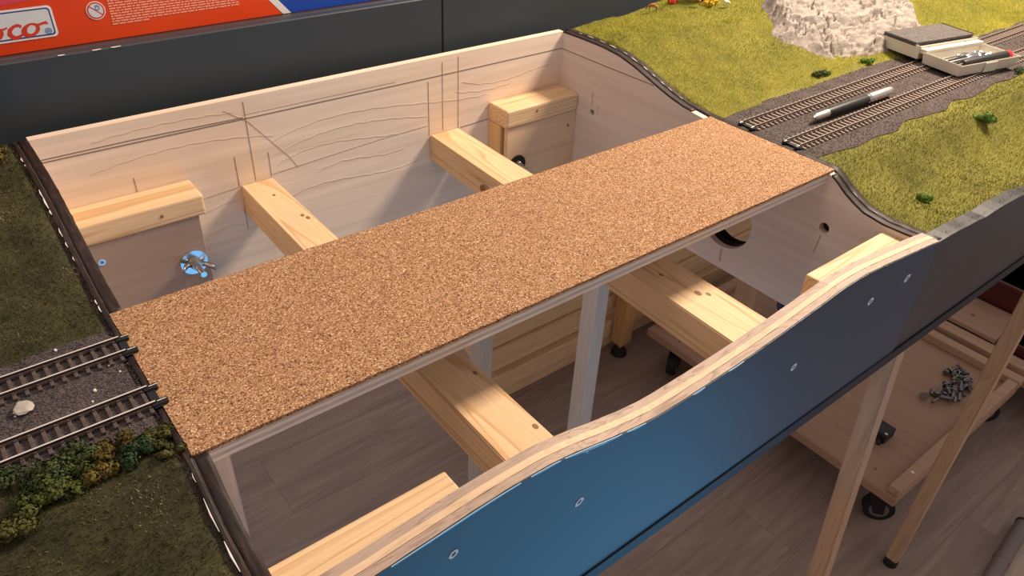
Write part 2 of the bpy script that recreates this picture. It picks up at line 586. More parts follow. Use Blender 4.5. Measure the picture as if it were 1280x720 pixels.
edge_strip('painted_edge', 0.0003, TH, YF1, -0.001, 'edge_paint', el, seed=1)
edge_strip('painted_edge', 0.0003, TH, CW + .001, YB + .004, 'edge_paint', el, seed=2)
edge_strip('painted_edge', L - TH - .0003, L - .0004, YF1, -0.004, 'edge_paint', er, seed=3, jitter=.0005)
edge_strip('painted_edge', L - TH - .0003, L - .0004, CW + .022, YB, 'edge_paint', er, seed=4, jitter=.0005)

back = prism('back_panel', [(TH, -0.212), (TH, .0345), (L - TH, .0345), (L - TH, -0.212)], 1, YB, YB + .010, 'birch_face', mod)


def mark(name, pts, w, mat, parent, plane='y', at=None, proud=0.0003):
    """Thin drawn line on a panel face. plane y: pts are (x,z) on a face looking to -y; plane x: (y,z) on a face looking to -x."""
    bm = bmesh.new()
    for a, c in zip(pts, pts[1:]):
        d = Vector((c[0] - a[0], c[1] - a[1]))
        nrm = Vector((-d.y, d.x)).normalized() * (w / 2)
        q = [(a[0] - nrm.x, a[1] - nrm.y), (c[0] - nrm.x, c[1] - nrm.y), (c[0] + nrm.x, c[1] + nrm.y), (a[0] + nrm.x, a[1] + nrm.y)]
        for off in (0.0,):
            if plane == 'y':
                vv = [bm.verts.new((p[0], at - proud, p[1])) for p in q]
            elif plane == 'x':
                vv = [bm.verts.new((at - proud, p[0], p[1])) for p in q]
            else:
                vv = [bm.verts.new((p[0], p[1], at + proud)) for p in q]
            f = bm.faces.new(vv)
    r = bmesh.ops.extrude_face_region(bm, geom=bm.faces[:])
    off = {'y': Vector((0, proud, 0)), 'x': Vector((proud, 0, 0)), 'z': Vector((0, 0, -proud))}[plane]
    bmesh.ops.translate(bm, verts=[g for g in r['geom'] if isinstance(g, bmesh.types.BMVert)], vec=off)
    return from_bm(name, bm, mat, parent)


# pencil lines on the back panel
mark('pencil_line', [(.012, .0108), (.20, .0104), (.42, .0104), (.670, .0112)], .0010, 'graphite', back, at=YB)
mark('pencil_line', [(.014, .0136), (.10, .0140), (.21, .0122)], .0009, 'graphite', back, at=YB)
mark('pencil_line', [(.21, .0150), (.40, .0150)], .0006, 'pencil_faint', back, at=YB)
for x, z0, z1 in ((.193, -.066, -.030), (.2125, -.064, .029), (.2315, -.064, -.034), (.4475, -.066, .006), (.4690, -.064, .027), (.4935, -.066, .030),
                  (.194, -.122, -.094), (.088, -.042, -.026)):
    mark('pencil_line', [(x, z0), (x, z1)], .0005, 'graphite', back, at=YB)
mark('pencil_line', [(.146, -.070), (.196, -.0665)], .0006, 'pencil_faint', back, at=YB)
mark('pencil_line', [(.234, -.062), (.30, -.058), (.38, -.0535), (.445, -.052)], .0008, 'pencil_faint', back, at=YB)
mark('pencil_line', [(.190, .024), (.215, .006), (.255, -.045), (.265, -.062)], .0006, 'pencil_faint', back, at=YB)
mark('pencil_line', [(.497, -.0665), (.543, -.0650)], .0009, 'graphite', back, at=YB)
# natural grain arches of the rotary-cut face veneer
for pts in ([(.235, -.040), (.26, -.034), (.30, -.026), (.34, -.0255), (.38, -.029), (.43, -.036), (.446, -.040)],
            [(.24, -.022), (.28, -.013), (.33, -.0095), (.38, -.0125), (.42, -.018), (.49, -.026), (.54, -.029)],
            [(.05, -.012), (.12, -.004), (.18, -.006), (.24, -.016)],
            [(.24, -.052), (.28, -.043), (.33, -.042), (.37, -.050), (.40, -.052)],
            [(.50, -.004), (.54, -.014), (.60, -.012), (.66, -.006)],
            [(.49, -.016), (.53, -.022), (.58, -.021)],
            [(.29, -.075), (.33, -.069), (.37, -.074), (.41, -.073)],
            [(.15, -.088), (.18, -.082), (.19, -.083)],
            [(.24, -.10), (.30, -.091), (.36, -.097), (.43, -.095)],
            [(.06, .020), (.14, .024), (.20, .020)],
            [(.145, -.118), (.17, -.112), (.192, -.115)]):
    xs = [p[0] for p in pts]
    zs = [p[1] for p in pts]
    fine_x = np.linspace(xs[0], xs[-1], 22)
    co = np.polyfit(xs, zs, min(3, len(xs) - 1))
    mark('grain_line', [(float(x), float(np.polyval(co, x)) + .0006 * math.sin(x * 260)) for x in fine_x], .0008, 'veneer_grain', back, at=YB)

# pencil line and rust stains on the right end panel
mark('pencil_line', [(YB, .0107), (.34, .0112), (.2545, .0125)], .0009, 'graphite', er, plane='x', at=L - TH)
mark('stain', [(.3585, -.048), (.3592, -.030)], .0014, 'pencil_faint', er, plane='x', at=L - TH)
mark('stain', [(.3465, -.056), (.3470, -.046)], .0009, 'pencil_faint', er, plane='x', at=L - TH)
mark('stain', [(-.0125, -.073), (-.0105, -.096)], .0014, 'pencil_faint', er, plane='x', at=L - TH)
mark('stain', [(.105, -.1515), (.104, -.170)], .0026, 'pencil_faint', er, plane='x', at=L - TH)

# front panel, three thick veneers cut to a wavy line
FX = [0, .05, .087, .12, .144, .1755, .203, .233, .274, .325, .381, .4417, .507, .54, .575, .62, .6676, .68]
FZ = [-.0175, -.0154, -.0126, -.0100, -.0094, -.0098, -.0145, -.0215, -.0278, -.0265, -.0235, -.0172, -.0090, -.0092, -.0128, -.0180, -.0235, -.0265]


def front_z(x):
    a = np.interp(x, FX, FZ)
    return float((np.interp(x - .012, FX, FZ) + 2 * a + np.interp(x + .012, FX, FZ)) / 4)


front = thing('front_panel', (0.34, YF0, BOT), None, None)
front.parent = mod
front.location = Vector((0.34, YF0, BOT)) - Vector(mod['base'])
NX = 136
for (ya, yb, mt, dz, sd) in ((YF0, YF0 + .0062, 'ply_end_grain', 0, 1), (YF0 + .0062, YF0 + .0112, 'ply_core', .0005, 2),
                             (YF0 + .0112, YF1, 'ply_end_grain', .0002, 3)):
    top = [(L * i / NX, front_z(L * i / NX) + dz + .0004 * mnoise.noise(Vector((i * .37, sd * 9, 0)))) for i in range(NX + 1)]
    prism('veneer', [(L, BOT)] + top[::-1] + [(0, BOT)], 1, ya, yb, mt, front)
# painted outer skin
top = [(L * i / NX, front_z(L * i / NX) - .0006 - .0009 * abs(mnoise.noise(Vector((i * .45, 4.2, 0))))) for i in range(NX + 1)]
skin = prism('painted_skin', [(L, BOT + .0125)] + top[::-1] + [(0, BOT + .0125)], 1, YF0 - .0008, YF0, 'fascia_paint', front)
box('bottom_trim', (0, L, YF0 - .0022, YF0, BOT - .0012, BOT + .013), 'fascia_trim_paint', front, .0006)


def filler(x, z, s, parent, rot=0.6, y=YF0 - .0008):
    r = []
    for k in range(14):
        a = 2 * math.pi * k / 14
        rr = s * (1 + .25 * mnoise.noise(Vector((x * 90, z * 90, k * .8))))
        px, pz = rr * 1.0 * math.cos(a), rr * .72 * math.sin(a)
        r.append((x + px * math.cos(rot) - pz * math.sin(rot), z + px * math.sin(rot) + pz * math.cos(rot)))
    hole = [(x + (p[0] - x) * .52, z + (p[1] - z) * .52) for p in r]
    return prism('filler_spot', r, 1, y - .0004, y, 'filler_white', parent, holes=[hole])


for x, z, s in ((.101, -.0382, .0036), (.205, -.0676, .0040), (.4568, -.0746, .0042), (.5665, -.0506, .0046), (.6331, -.0509, .0050), (.2057, -.0190, .0009)):
    filler(x, z, s, front)
for x0, x1, w in ((.158, .182, .0008), (.186, .238, .0017), (.243, .262, .0010), (.312, .325, .0012), (.352, .37, .0009), (.06, .15, .0006)):
    n = 18
    up = [(x0 + (x1 - x0) * i / n, front_z(x0 + (x1 - x0) * i / n) - .0002) for i in range(n + 1)]
    dn = [(p[0], p[1] - .0006 - w * math.sin(math.pi * i / n) * (1 + .4 * mnoise.noise(Vector((i * .9, x0 * 50, 0))))) for i, p in enumerate(up)]
    prism('paint_chip', up + dn[::-1], 1, YF0 - .0013, YF0 - .0008, 'paint_chip_blue', front)

# cross beams
BZ = -.066
BH = .036


def beam(x0, x1, x2, x3, knots=()):
    """Beam from the front panel (x0..x1) to the back panel (x2..x3)."""
    bm = bmesh.new()
    lo = [bm.verts.new(p) for p in ((x0, YF1, BZ - BH), (x1, YF1, BZ - BH), (x3, YB, BZ - BH), (x2, YB, BZ - BH))]
    hi = [bm.verts.new(p) for p in ((x0, YF1, BZ), (x1, YF1, BZ), (x3, YB, BZ), (x2, YB, BZ))]
    bm.faces.new(lo[::-1])
    bm.faces.new(hi)
    for i in range(4):
        bm.faces.new((lo[i], lo[(i + 1) % 4], hi[(i + 1) % 4], hi[i]))
    bmesh.ops.bevel(bm, geom=bm.edges[:], offset=.0012, segments=2, affect='EDGES')
    o = from_bm('cross_beam', bm, 'pine_along_y', mod)
    for kx, ky, r in knots:
        prism('knot', circle(kx, ky, r, 12, r * 1.5), 2, BZ - .0002, BZ + .00025, 'knot_brown', o)
    return o


beam(.1845, .2300, .1945, .2325, [(.216, .388, .0016), (.222, .330, .002), (.2245, .322, .0022), (.2235, .020, .0016), (.225, -.055, .002)])
b2 = beam(.4290, .4845, .4485, .4940, [(.457, .030, .0018), (.463, -.012, .0028), (.470, -.019, .0020)])
prism('knot', circle(.300, -.085, .0052, 16, .0052), 0, .4392, .4396, 'knot_brown', b2)

# corner blocks and the boards below them
block_l = from_bm('corner_block', bm_box(TH, .1410, .3865, YB, -.0655, -.0415, bev=.003, seg=3), 'pine_along_x', mod)
prism('knot', circle(.0965, -.054, .0019, 12), 1, .3861, .3865, 'knot_brown', block_l)
block_r = from_bm('corner_block', bm_box(.5430, L - TH, .3865, YB, -.0660, -.0405, bev=.003, seg=3), 'pine_along_x', mod)
prism('knot', circle(.595, -.050, .0018, 12), 1, .3861, .3865, 'knot_brown', block_r)
from_bm('corner_block', bm_box(TH, .1315, YF1, -.0715, -.074, -.0365, bev=.0015, seg=2), 'pine_along_x', mod)
from_bm('corner_block', bm_box(.5340, L - TH, YF1, -.0745, -.074, -.0365, bev=.0015, seg=2), 'pine_along_x', mod)
bl = box('mounting_board', (TH, .1330, .3885, .3985, BOT, -.0655), 'birch_dark_board', mod)
br = box('mounting_board', (.5465, L - TH, .3885, .3960, BOT, -.0660), 'birch_warm_board', mod)
box('spacer', (TH, .1310, .4005, YB, BOT, -.0655), 'spacer_wood', mod)
box('spacer', (.5445, L - TH, .4025, YB, BOT, -.0660), 'spacer_wood', mod)
prism('screw_ring', circle(.0318, -.0865, .0036, 18), 1, .3879, .3885, 'zinc_steel', bl, holes=[circle(.0318, -.0865, .0019, 14)])
prism('knot', circle(.657, -.086, .0022, 12), 1, .3881, .3885, 'knot_brown', br)

# cork trackbed on a plywood board
bed = box('trackbed_board', (TH, L - TH, 0.0, CW, -.0138, -.0110), 'ply_bed_light', mod, 0)
for z0, z1, mt, dy in ((-.0110, -.0082, 'ply_bed_dark', .0003), (-.0082, -.0055, 'ply_bed_light', 0), (-.0055, -.0028, 'ply_bed_dark', .0003)):
    box('veneer', (TH, L - TH, dy, CW - dy, z0, z1), mt, bed, 0)
nx, ny = 68, 17
cv = []
top_pts = [(L * i / nx, 0.0) for i in range(nx + 1)] + [(L, CW * j / ny) for j in range(1, ny + 1)] + \
          [(L - L * i / nx, CW) for i in range(1, nx + 1)] + [(0.0, CW - CW * j / ny) for j in range(1, ny)]
cork_poly = []
for i, (x, y) in enumerate(top_pts):
    q = mnoise.noise(Vector((x * 60, y * 60, 3.0)))
    r_ = mnoise.noise(Vector((x * 60, y * 60, 8.0)))
    cork_poly.append((x + .0007 * q, y + .0007 * r_ - (.0008 if y < .001 else 0)))
prism('cork_sheet', cork_poly, 2, -.0028, 0.0, 'cork', bed)

# legs of the module
for nm, b_ in (('leg', (TH, .0215, .001, .040, FLOOR, -.0140)),
               ('leg', (.638, .664, .2720, .3020, FLOOR, -.160))):
    box(nm, b_, 'pale_post_along_z', mod, .0015, 2)

# ------------------------------------------------------------------ wing-nut bolts in the mounting boards


def wing_bolt(x, y, z, rot, label, dark=False):
    t = thing('wing_nut_bolt', (x, y, z), label, 'bolt', 'wing nut bolts through the mounting boards')
    m2 = 'black_rubber' if dark else 'zinc_steel'
    prism('washer', circle(x, z, .0143, 32), 1, y - .0016, y, m2, t, holes=[circle(x, z, .0034, 14)])
    tube('threaded_rod', [(x, y, z), (x, y - .030, z)], .0033, 'zinc_steel', t, 14)
    nut = tube('wing_nut', [(x, y - .0016, z), (x, y - .004, z), (x, y - .011, z)], [.0068, .0066, .0052], 'dull_steel', t, 16)
    for s in (1, -1):
        bm = bmesh.new()
        out = []
        for (a, h, w) in ((.004, .004, .0022), (.009, .006, .0024), (.014, .0115, .0030), (.0165, .0165, .0024)):
            ring = []
            for (dw, dh) in ((-w, -.0042), (w, -.0042), (w * .7, .0042), (-w * .7, .0042)):
                lx = s * a
                lz = dw
                X = lx * math.cos(rot) - lz * math.sin(rot)
                Z = lx * math.sin(rot) + lz * math.cos(rot)
                ring.append(bm.verts.new((x + X, y - .0022 - h - dh * .55 + .001, z + Z)))
            out.append(ring)
        for a, b_ in zip(out, out[1:]):
            for i in range(4):
                bm.faces.new((a[i], a[(i + 1) % 4], b_[(i + 1) % 4], b_[i]))
        bm.faces.new(out[0])
        bm.faces.new(out[-1][::-1])
        w_ = from_bm('wing', bm, 'dull_steel', nut, smooth=True)
    return t


wing_bolt(.1172, .3885, -.1180, -.25, 'zinc wing nut and bolt on a large washer, in the rear left corner')
wing_bolt(.5655, .3885, -.1235, -.9, 'wing nut and bolt on a black washer, half hidden behind a beam', True)

# ------------------------------------------------------------------ neighbouring scenic modules: ground shape


def ground_z(x, y):
    x = np.asarray(x, float)
    y = np.asarray(y, float)
    right = x > 0.3
    t = np.where(right, x - L, -x)
    t = np.maximum(t, 0)
    pz = np.interp(y, PY, PZ)
    hill = 1 + np.where(right, 2.6, 0.5) * t / (1 + .6 * t)
    wide = np.where(right, np.clip(t * .10, 0, .012), 0)
    pzb = np.interp(y + wide, PY, PZ)
    back_ = np.where(y > .155, np.maximum(pzb, 0) * hill, 0)
    fr = np.where(y < .03, np.minimum(pz, 0) * (1 + np.where(right, 2.1, .4) * t / (1 + .5 * t)), 0)
    bl_ = np.clip((np.abs(y - .088) - .075) / .05, 0, 1) * np.clip(t / .03, 0.1, 1)
    nz = (fbm(x * 14 + 5, y * 14, 3, 4) - .47) * .019 * bl_ + (fbm(x * 60, y * 60, 9, 2) - .37) * .004 * bl_
    return back_ + fr + nz - .0012


def terrain(parent, x0, x1, nx_, ny_, mat):
    ys = np.linspace(YF0 + .001, YB + .006, ny_)
    xs = np.linspace(x0, x1, nx_)
    X, Y = np.meshgrid(xs, ys)
    Z = ground_z(X, Y)
    V = np.stack([X.ravel(), Y.ravel(), Z.ravel()], 1)
    i = np.arange((ny_ - 1) * nx_).reshape(ny_ - 1, nx_)[:, :-1].ravel()
    F = np.stack([i, i + 1, i + 1 + nx_, i + nx_], 1)
    # skirt down so that the ground is a solid slab
    n0 = len(V)
    per = np.concatenate([np.arange(nx_), np.arange(1, ny_) * nx_ + nx_ - 1, (ny_ - 1) * nx_ + np.arange(nx_ - 2, -1, -1), np.arange(ny_ - 2, 0, -1) * nx_])
    S = V[per].copy()
    S[:, 2] -= .012
    V2 = np.vstack([V, S])
    m_ = len(per)
    k = np.arange(m_)
    F2 = np.stack([per[k], n0 + k, n0 + (k + 1) % m_, per[(k + 1) % m_]], 1)
    return np_mesh('ground', V2, np.vstack([F, F2]), mat, parent, smooth=True)


def fascia(parent, x0, x1, zt):
    n = 60
    top = [(x0 + (x1 - x0) * i / n, zt(x0 + (x1 - x0) * i / n)) for i in range(n + 1)]
    fp = prism('fascia', [(x1, BOT)] + top[::-1] + [(x0, BOT)], 1, YF0, YF0 + .016, 'fascia_anthracite', parent)
    box('bottom_trim', (x0, x1, YF0 - .0022, YF0, BOT - .0012, BOT + .013), 'fascia_trim_paint', fp, .0006)
    return fp


XR = 1.95
modr = thing('railway_module', (1.3, 0.15, BOT), 'landscaped railway module with bright grass, rock outcrop and double track', 'railway module')
terrain(modr, L + .0095, XR, 200, 110, 'turf_bright')
fascia(modr, L + .0006, XR, lambda x: float(ground_z(x, YF0 + .004)) + .0008)
prism('end_panel', end_outline(y0=YF0 + .016, y1=YB + .006, dz=-.002), 0, L + .0006, L + .0096, 'edge_paint', modr,
      holes=[circle(.108, -.112, .037, 40)])
prism('end_panel', end_outline(y0=YF0 + .016, y1=YB + .006, dz=-.008), 0, L + .0096, L + .0216, 'hole_dark', modr,
      holes=[circle(.108, -.112, .037, 40)])
er2 = edge_strip('painted_edge', L + .0006, L + .0105, YF0 + .002, YB + .006, 'edge_paint', modr, seed=5, jitter=.0009, th=.0022)
for (y, ln, w) in ((.405, .006, .0008), (.385, .012, .0009), (.362, .010, .0008), (.342, .012, .0012), (.318, .008, .0008), (.302, .011, .0011),
                   (.281, .007, .0012), (.266, .005, .0010), (.250, .006, .0010), (.236, .007, .0008), (.217, .006, .0007), (-.030, .006, .0006), (-.056, .005, .0006)):
    zz = lambda yy: float(np.interp(yy, PY, PZ)) + .0012
    edge_pts = []
    bm = bmesh.new()
    bm_tube([(L + .0012, y - ln / 2, zz(y - ln / 2)), (L + .0010, y, zz(y) + .0002), (L + .0012, y + ln / 2, zz(y + ln / 2))], [w * .3, w * .6, w * .3], 6, bm)
    from_bm('plaster_fleck', bm, 'chip_white', modr)
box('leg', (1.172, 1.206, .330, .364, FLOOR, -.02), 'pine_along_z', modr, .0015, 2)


def slanted_leg(parent, top, bot, w, mat):
    bm = bmesh.new()
    r = []
    for c in (bot, top):
        r.append([bm.verts.new((c[0] + dx * w / 2, c[1] + dy * w / 2, c[2])) for dx, dy in ((-1, -1), (1, -1), (1, 1), (-1, 1))])
    bm.faces.new(r[0][::-1])
    bm.faces.new(r[1])
    for i in range(4):
        bm.faces.new((r[0][i], r[0][(i + 1) % 4], r[1][(i + 1) % 4], r[1][i]))
    bmesh.ops.bevel(bm, geom=bm.edges[:], offset=.002, segments=2, affect='EDGES')
    return from_bm('leg', bm, mat, parent)


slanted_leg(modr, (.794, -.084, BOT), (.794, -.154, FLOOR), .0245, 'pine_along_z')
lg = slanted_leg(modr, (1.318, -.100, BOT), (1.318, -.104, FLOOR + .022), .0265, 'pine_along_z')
tube('rubber_foot', [(1.318, -.104, FLOOR), (1.318, -.104, FLOOR + .016), (1.318, -.104, FLOOR + .022)], [.015, .0145, .009], 'black_rubber', lg, 16)

modl = thing('railway_module', (-.25, 0.15, BOT), 'landscaped railway module with dark mossy grass, bushes and double track', 'railway module')
terrain(modl, -.55, -.0075, 120, 110, 'turf_dark')
fascia(modl, -.55, -.0006, lambda x: float(ground_z(x, YF0 + .004)) + .0008)
prism('end_panel', end_outline(y0=YF0 + .016, y1=YB + .006, dz=-.002), 0, -.0090, -.0006, 'edge_paint', modl)
edge_strip('painted_edge', -.0042, -.0004, YF0 + .002, YB + .006, 'edge_paint', modl, seed=6, jitter=.0007, th=.0022)
for (y, ln, w) in ((.385, .009, .0013), (.372, .004, .0008), (.318, .012, .0012), (.305, .016, .0016), (.292, .006, .0014), (.268, .010, .0010), (.254, .006, .0010),
                   (.238, .005, .0008), (.185, .006, .0011), (.176, .008, .0011), (-.012, .005, .0006), (-.033, .020, .0010), (-.060, .022, .0014), (-.079, .009, .0009), (-.098, .020, .0012)):
    bm = bm_tube([(-.0040, y - ln / 2, zz(y - ln / 2)), (-.0044, y, zz(y) + .0003), (-.0040, y + ln / 2, zz(y + ln / 2))], [w * .15, w * .45, w * .15], 6)
    from_bm('plaster_fleck', bm, 'chip_white', modl)

# ------------------------------------------------------------------ grass fibres and ballast grains


def in_ballast(x, y):
    r = x > .3
    wob = (vnoise(x * 25, y * 3 + 40, 21) - .5) * .016
    wob2 = (vnoise(x * 25, y * 3 + 90, 22) - .5) * .014
    hi_ = np.where(r, .157 + .010 * np.sin((x - .68) * 6), .1495) + wob
    lo_ = np.where(r, .0225, .030) + wob2
    return (y > lo_) & (y < hi_)


def blades(name, x0, x1, n, h, w, mat, label, keep=None, seed=1, lean=.8, cat='grass'):
    g = np.random.default_rng(seed)
    x = g.uniform(x0, x1, n)
    y = g.uniform(YF0 + .004, YB + .003, n)
    ok = ~in_ballast(x, y + g.normal(0, .0055, n))
    if keep is not None:
        ok &= keep(x, y)
    x, y = x[ok], y[ok]
    m_ = len(x)
    z = ground_z(x, y) - .0004
    hh = h * g.uniform(.5, 1.25, m_)
    ang = g.uniform(0, 2 * np.pi, m_)
    ln = hh * lean * g.uniform(.2, 1.2, m_)
    la = g.uniform(0, 2 * np.pi, m_)
    dx, dy = np.cos(ang) * w, np.sin(ang) * w
    a = np.stack([x - dx, y - dy, z], 1)
    b_ = np.stack([x + dx, y + dy, z], 1)
    c = np.stack([x + np.cos(la) * ln, y + np.sin(la) * ln, z + hh], 1)
    V = np.stack([a, b_, c], 1).reshape(-1, 3)
    F = np.arange(3 * m_).reshape(-1, 3)
    o = np_mesh(name, V, F, mat, None, ((x0 + x1) / 2, .15, 0))
    return tag(o, label, cat, kind='stuff')


blades('static_grass', L + .006, XR, 480000, .0030, .00026, 'static_grass_bright', 'bright yellow-green fibre grass on the rear hill of the right module',
       keep=lambda x, y: y > .09, seed=3)
blades('static_grass', L + .006, XR, 400000, .0030, .00026, 'static_grass_olive_dimmed', 'olive-green fibre grass with shade in its colour on the front bank of the right module',
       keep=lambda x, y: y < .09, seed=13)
blades('static_grass', -.40, -.004, 110000, .0028, .00034, 'static_grass_dark', 'dark mossy fibre grass covering the left module', seed=4)


def grains(name, x0, x1, n, s, mat, label, seed):
    g = np.random.default_rng(seed)
    x = g.uniform(x0, x1, n)
    y = g.uniform(.010, .180, n)
    ok = in_ballast(x, y)
    for yc in TRACK_Y:
        ok &= ~((np.abs(y - yc) < .0165) & (g.random(n) < .55))
    x, y = x[ok], y[ok]
    m_ = len(x)
    z = np.zeros_like(x) - .0007
    sz = s * g.uniform(.5, 1.3, m_)
    base_ = np.array([[1, 0, -.35], [-.5, .87, -.35], [-.5, -.87, -.35], [0, 0, 1.0]])
    a = g.uniform(0, 2 * np.pi, m_)
    ca, sa = np.cos(a), np.sin(a)
    V = np.zeros((m_, 4, 3))
    jig = 1 + g.uniform(-.35, .35, (m_, 4))
    for k in range(4):
        bx, by, bz = base_[k]
        V[:, k, 0] = x + (bx * ca - by * sa) * sz * jig[:, k]
        V[:, k, 1] = y + (bx * sa + by * ca) * sz * jig[:, k]
        V[:, k, 2] = z + bz * sz * .7 * jig[:, k]
    idx = np.arange(m_)[:, None, None] * 4 + np.array([[0, 1, 3], [1, 2, 3], [2, 0, 3], [0, 2, 1]])[None]
    o = np_mesh(name, V.reshape(-1, 3), idx.reshape(-1, 3), mat, None, ((x0 + x1) / 2, .09, 0))
    return tag(o, label, 'ballast', kind='stuff')


TRACK_Y = (.1232, .0616)
grains('ballast', L + .010, 1.70, 42000, .00085, 'ballast_grain', 'brown track ballast on the right module', 5)
grains('ballast', -.30, -.004, 26000, .00070, 'ballast_grain_grey', 'dark grey track ballast on the left module', 6)

# ballast bed slabs just under the grains
for pr, xa, xb in ((modr, L + .0098, XR), (modl, -.55, -.0078)):
    n = 90
    xs = np.linspace(xa, xb, n)
    def edge_y(x, hi):
        ys = np.linspace(.0, .19, 400)
        ok = in_ballast(np.full_like(ys, x), ys)
        return float(ys[ok][-1] if hi else ys[ok][0])
    up = [(float(x), edge_y(x, True)) for x in xs]
    dn = [(float(x), edge_y(x, False)) for x in xs]
    prism('ballast_bed', up + dn[::-1], 2, -.006, -.0009, 'ballast_bed', pr)

# ------------------------------------------------------------------ tracks: two rails and separate sleepers each
PITCH_L, PITCH_R = .0072, .0086


def rail_bm(x0, x1, y):
    prof = [(-.0012, 0), (.0012, 0), (.0012, .0004), (.0004, .0006), (.0004, .0016), (.00055, .0019), (.00055, .0024),
            (-.00055, .0024), (-.00055, .0019), (-.0004, .0016), (-.0004, .0006), (-.0012, .0004)]
    bm = bmesh.new()
    bm_prism([(y + a, .0018 + b_) for a, b_ in prof], 0, x0, x1, (), bm)
    return bm


def make_track(x0, x1, yc, label, left):
    t = thing('railway_track', ((x0 + x1) / 2, yc, 0), label, 'railway track', 'four lengths of model track')
    for s in (-1, 1):
        r = from_bm('rail', rail_bm(x0, x1, yc + s * .0085), 'rail_side_rust', t)
        from_bm('rail_head', bm_box(x0, x1, yc + s * .0085 - .00055, yc + s * .0085 + .00055, .0042, .00440), 'rail_top_steel' if left else 'rail_top_worn', r)
    bm = bm_box(-.00125, .00125, -.015, .015, -.0008, .0016, bev=.0003)
    for s in (-1, 1):
        for d in (-1, 1):
            bm_box(-.0008, .0008, s * .0085 + d * .0016 - .0005, s * .0085 + d * .0016 + .0005, .0016, .0025, bm=bm)
    me = bpy.data.meshes.new('sleeper')
    bmesh.ops.recalc_face_normals(bm, faces=bm.faces)
    bm.to_mesh(me)
    bm.free()
    PITCH = PITCH_L if left else PITCH_R
    n = int((x1 - x0) / PITCH)
    cx = (x0 + x1) / 2
    for k in range(n):
        x = (x1 - .004 - k * PITCH) if left else (x0 + .003 + k * PITCH)
        link('sleeper', me, 'sleeper_plastic' if left else 'sleeper_weathered', t, (x - cx, 0, 0))
    # black joiner clip at the module joint
    xe = x1 if left else x0
    s = 1 if left else -1
    base_z = .0002
    bm = bm_box(min(xe - s * .003, xe + s * .0075), max(xe - s * .003, xe + s * .0075), yc - .0110, yc - .0060, base_z, .0030, bev=.0006)
    bm_box(min(xe - s * .003, xe + s * .0060), max(xe - s * .003, xe + s * .0060), yc + .0055, yc + .0105, base_z, .0032, bev=.0006, bm=bm)
    bm_box(min(xe - s * .002, xe + s * .0035), max(xe - s * .002, xe + s * .0035), yc - .0120, yc + .0120, base_z, .0016, bev=.0004, bm=bm)
    jc = from_bm('joiner_clip', bm, 'black_plastic', t)
    for dy in (-.0085, .0080):
        tube('contact_pin', [(xe + s * .001, yc + dy, .0034), (xe + s * .0065, yc + dy, .0034)], .0005, 'dull_steel', jc, 8)
    return t


make_track(L + .0140, 1.85, TRACK_Y[0], 'rear track of the right module, running under the open tool case', False)
make_track(L + .0140, 1.85, TRACK_Y[1], 'front track of the right module, nearer the front grass bank', False)
make_track(-.36, -.0030, TRACK_Y[0], 'rear track of the left module, beside the dark grass', True)
make_track(-.36, -.0030, TRACK_Y[1], 'front track of the left module, beside the bushes', True)

# pebble between the left tracks
bm = bmesh.new()
bmesh.ops.create_icosphere(bm, subdivisions=2, radius=1)
for v in bm.verts:
    k = 1 + .28 * mnoise.noise(v.co * 1.3 + Vector((4, 2, 1)))
    v.co = Vector((-.0692 + v.co.x * .0062 * k, .0975 + v.co.y * .0068 * k, .0012 + v.co.z * .0022 * k))
tag(from_bm('pebble', bm, 'pebble', None, (-.0692, .0975, 0)), 'flat pale pebble lying between the two left tracks', 'stone')
for i, (x, y, s) in enumerate(((-.030, .0900, .0012), (-.0405, .147, .0011), (-.016, .110, .0009), (-.012, .1, .0008), (-.075, .094, .0008), (-.034, .0805, .0008))):
    bm = bmesh.new()
    bmesh.ops.create_icosphere(bm, subdivisions=1, radius=s)
    for v in bm.verts:
        v.co = v.co * (1 + .4 * mnoise.noise(v.co * 900)) + Vector((x, y, float(ground_z(x, y)) + s * .8))
    tag(from_bm('gravel_chip', bm, 'chip_white', None, (x, y, 0)), 'tiny white chip scattered on the left module', 'stone', 'white chips on the left module')

# ------------------------------------------------------------------ bushes, tufts and shrubs


def foliage(name, x, y, rx, ry, rz, n, leaf, mat, label, group=None, seed=0, lumps=7, cat='bush', z0=None):
    g = np.random.default_rng(seed + 100)
    zb = float(ground_z(x, y)) if z0 is None else z0
    lc = np.stack([g.uniform(-.75, .75, lumps) * rx, g.uniform(-.7, .7, lumps) * ry, g.uniform(.25, .75, lumps) * rz], 1)
    lr = g.uniform(.35, .6, lumps)
    which = g.integers(0, lumps, n)
    d = g.normal(size=(n, 3))
    d /= np.linalg.norm(d, axis=1)[:, None]
    rad = lr[which][:, None] * (g.uniform(.55, 1, (n, 1)))
    c = lc[which] + d * rad * np.array([rx, ry, rz])
    c[:, 2] = np.maximum(c[:, 2], 0)
    c += np.array([x, y, zb])
    u = g.normal(size=(n, 3))
    u -= (u * d).sum(1)[:, None] * d * .7
    u /= np.linalg.norm(u, axis=1)[:, None]
    v = np.cross(d, u)
    sz = leaf * g.uniform(.6, 1.4, (n, 1))
    V = np.stack([c - u * sz, c - v * sz * .7 + d * sz * .3, c + u * sz, c + v * sz * .7 + d * sz * .3], 1).reshape(-1, 3)
    F = np.arange(4 * n).reshape(-1, 4)
    t = thing(name, (x, y, zb), label, cat, group)
    np_mesh('foliage', V, F, 'foliage_' + mat, t)
    st = bm_tube([(x, y, zb - .001), (x, y, zb + rz * .5)], [rx * .12, rx * .06], 6)
    from_bm('stem', st, 'soil', t)
    return t


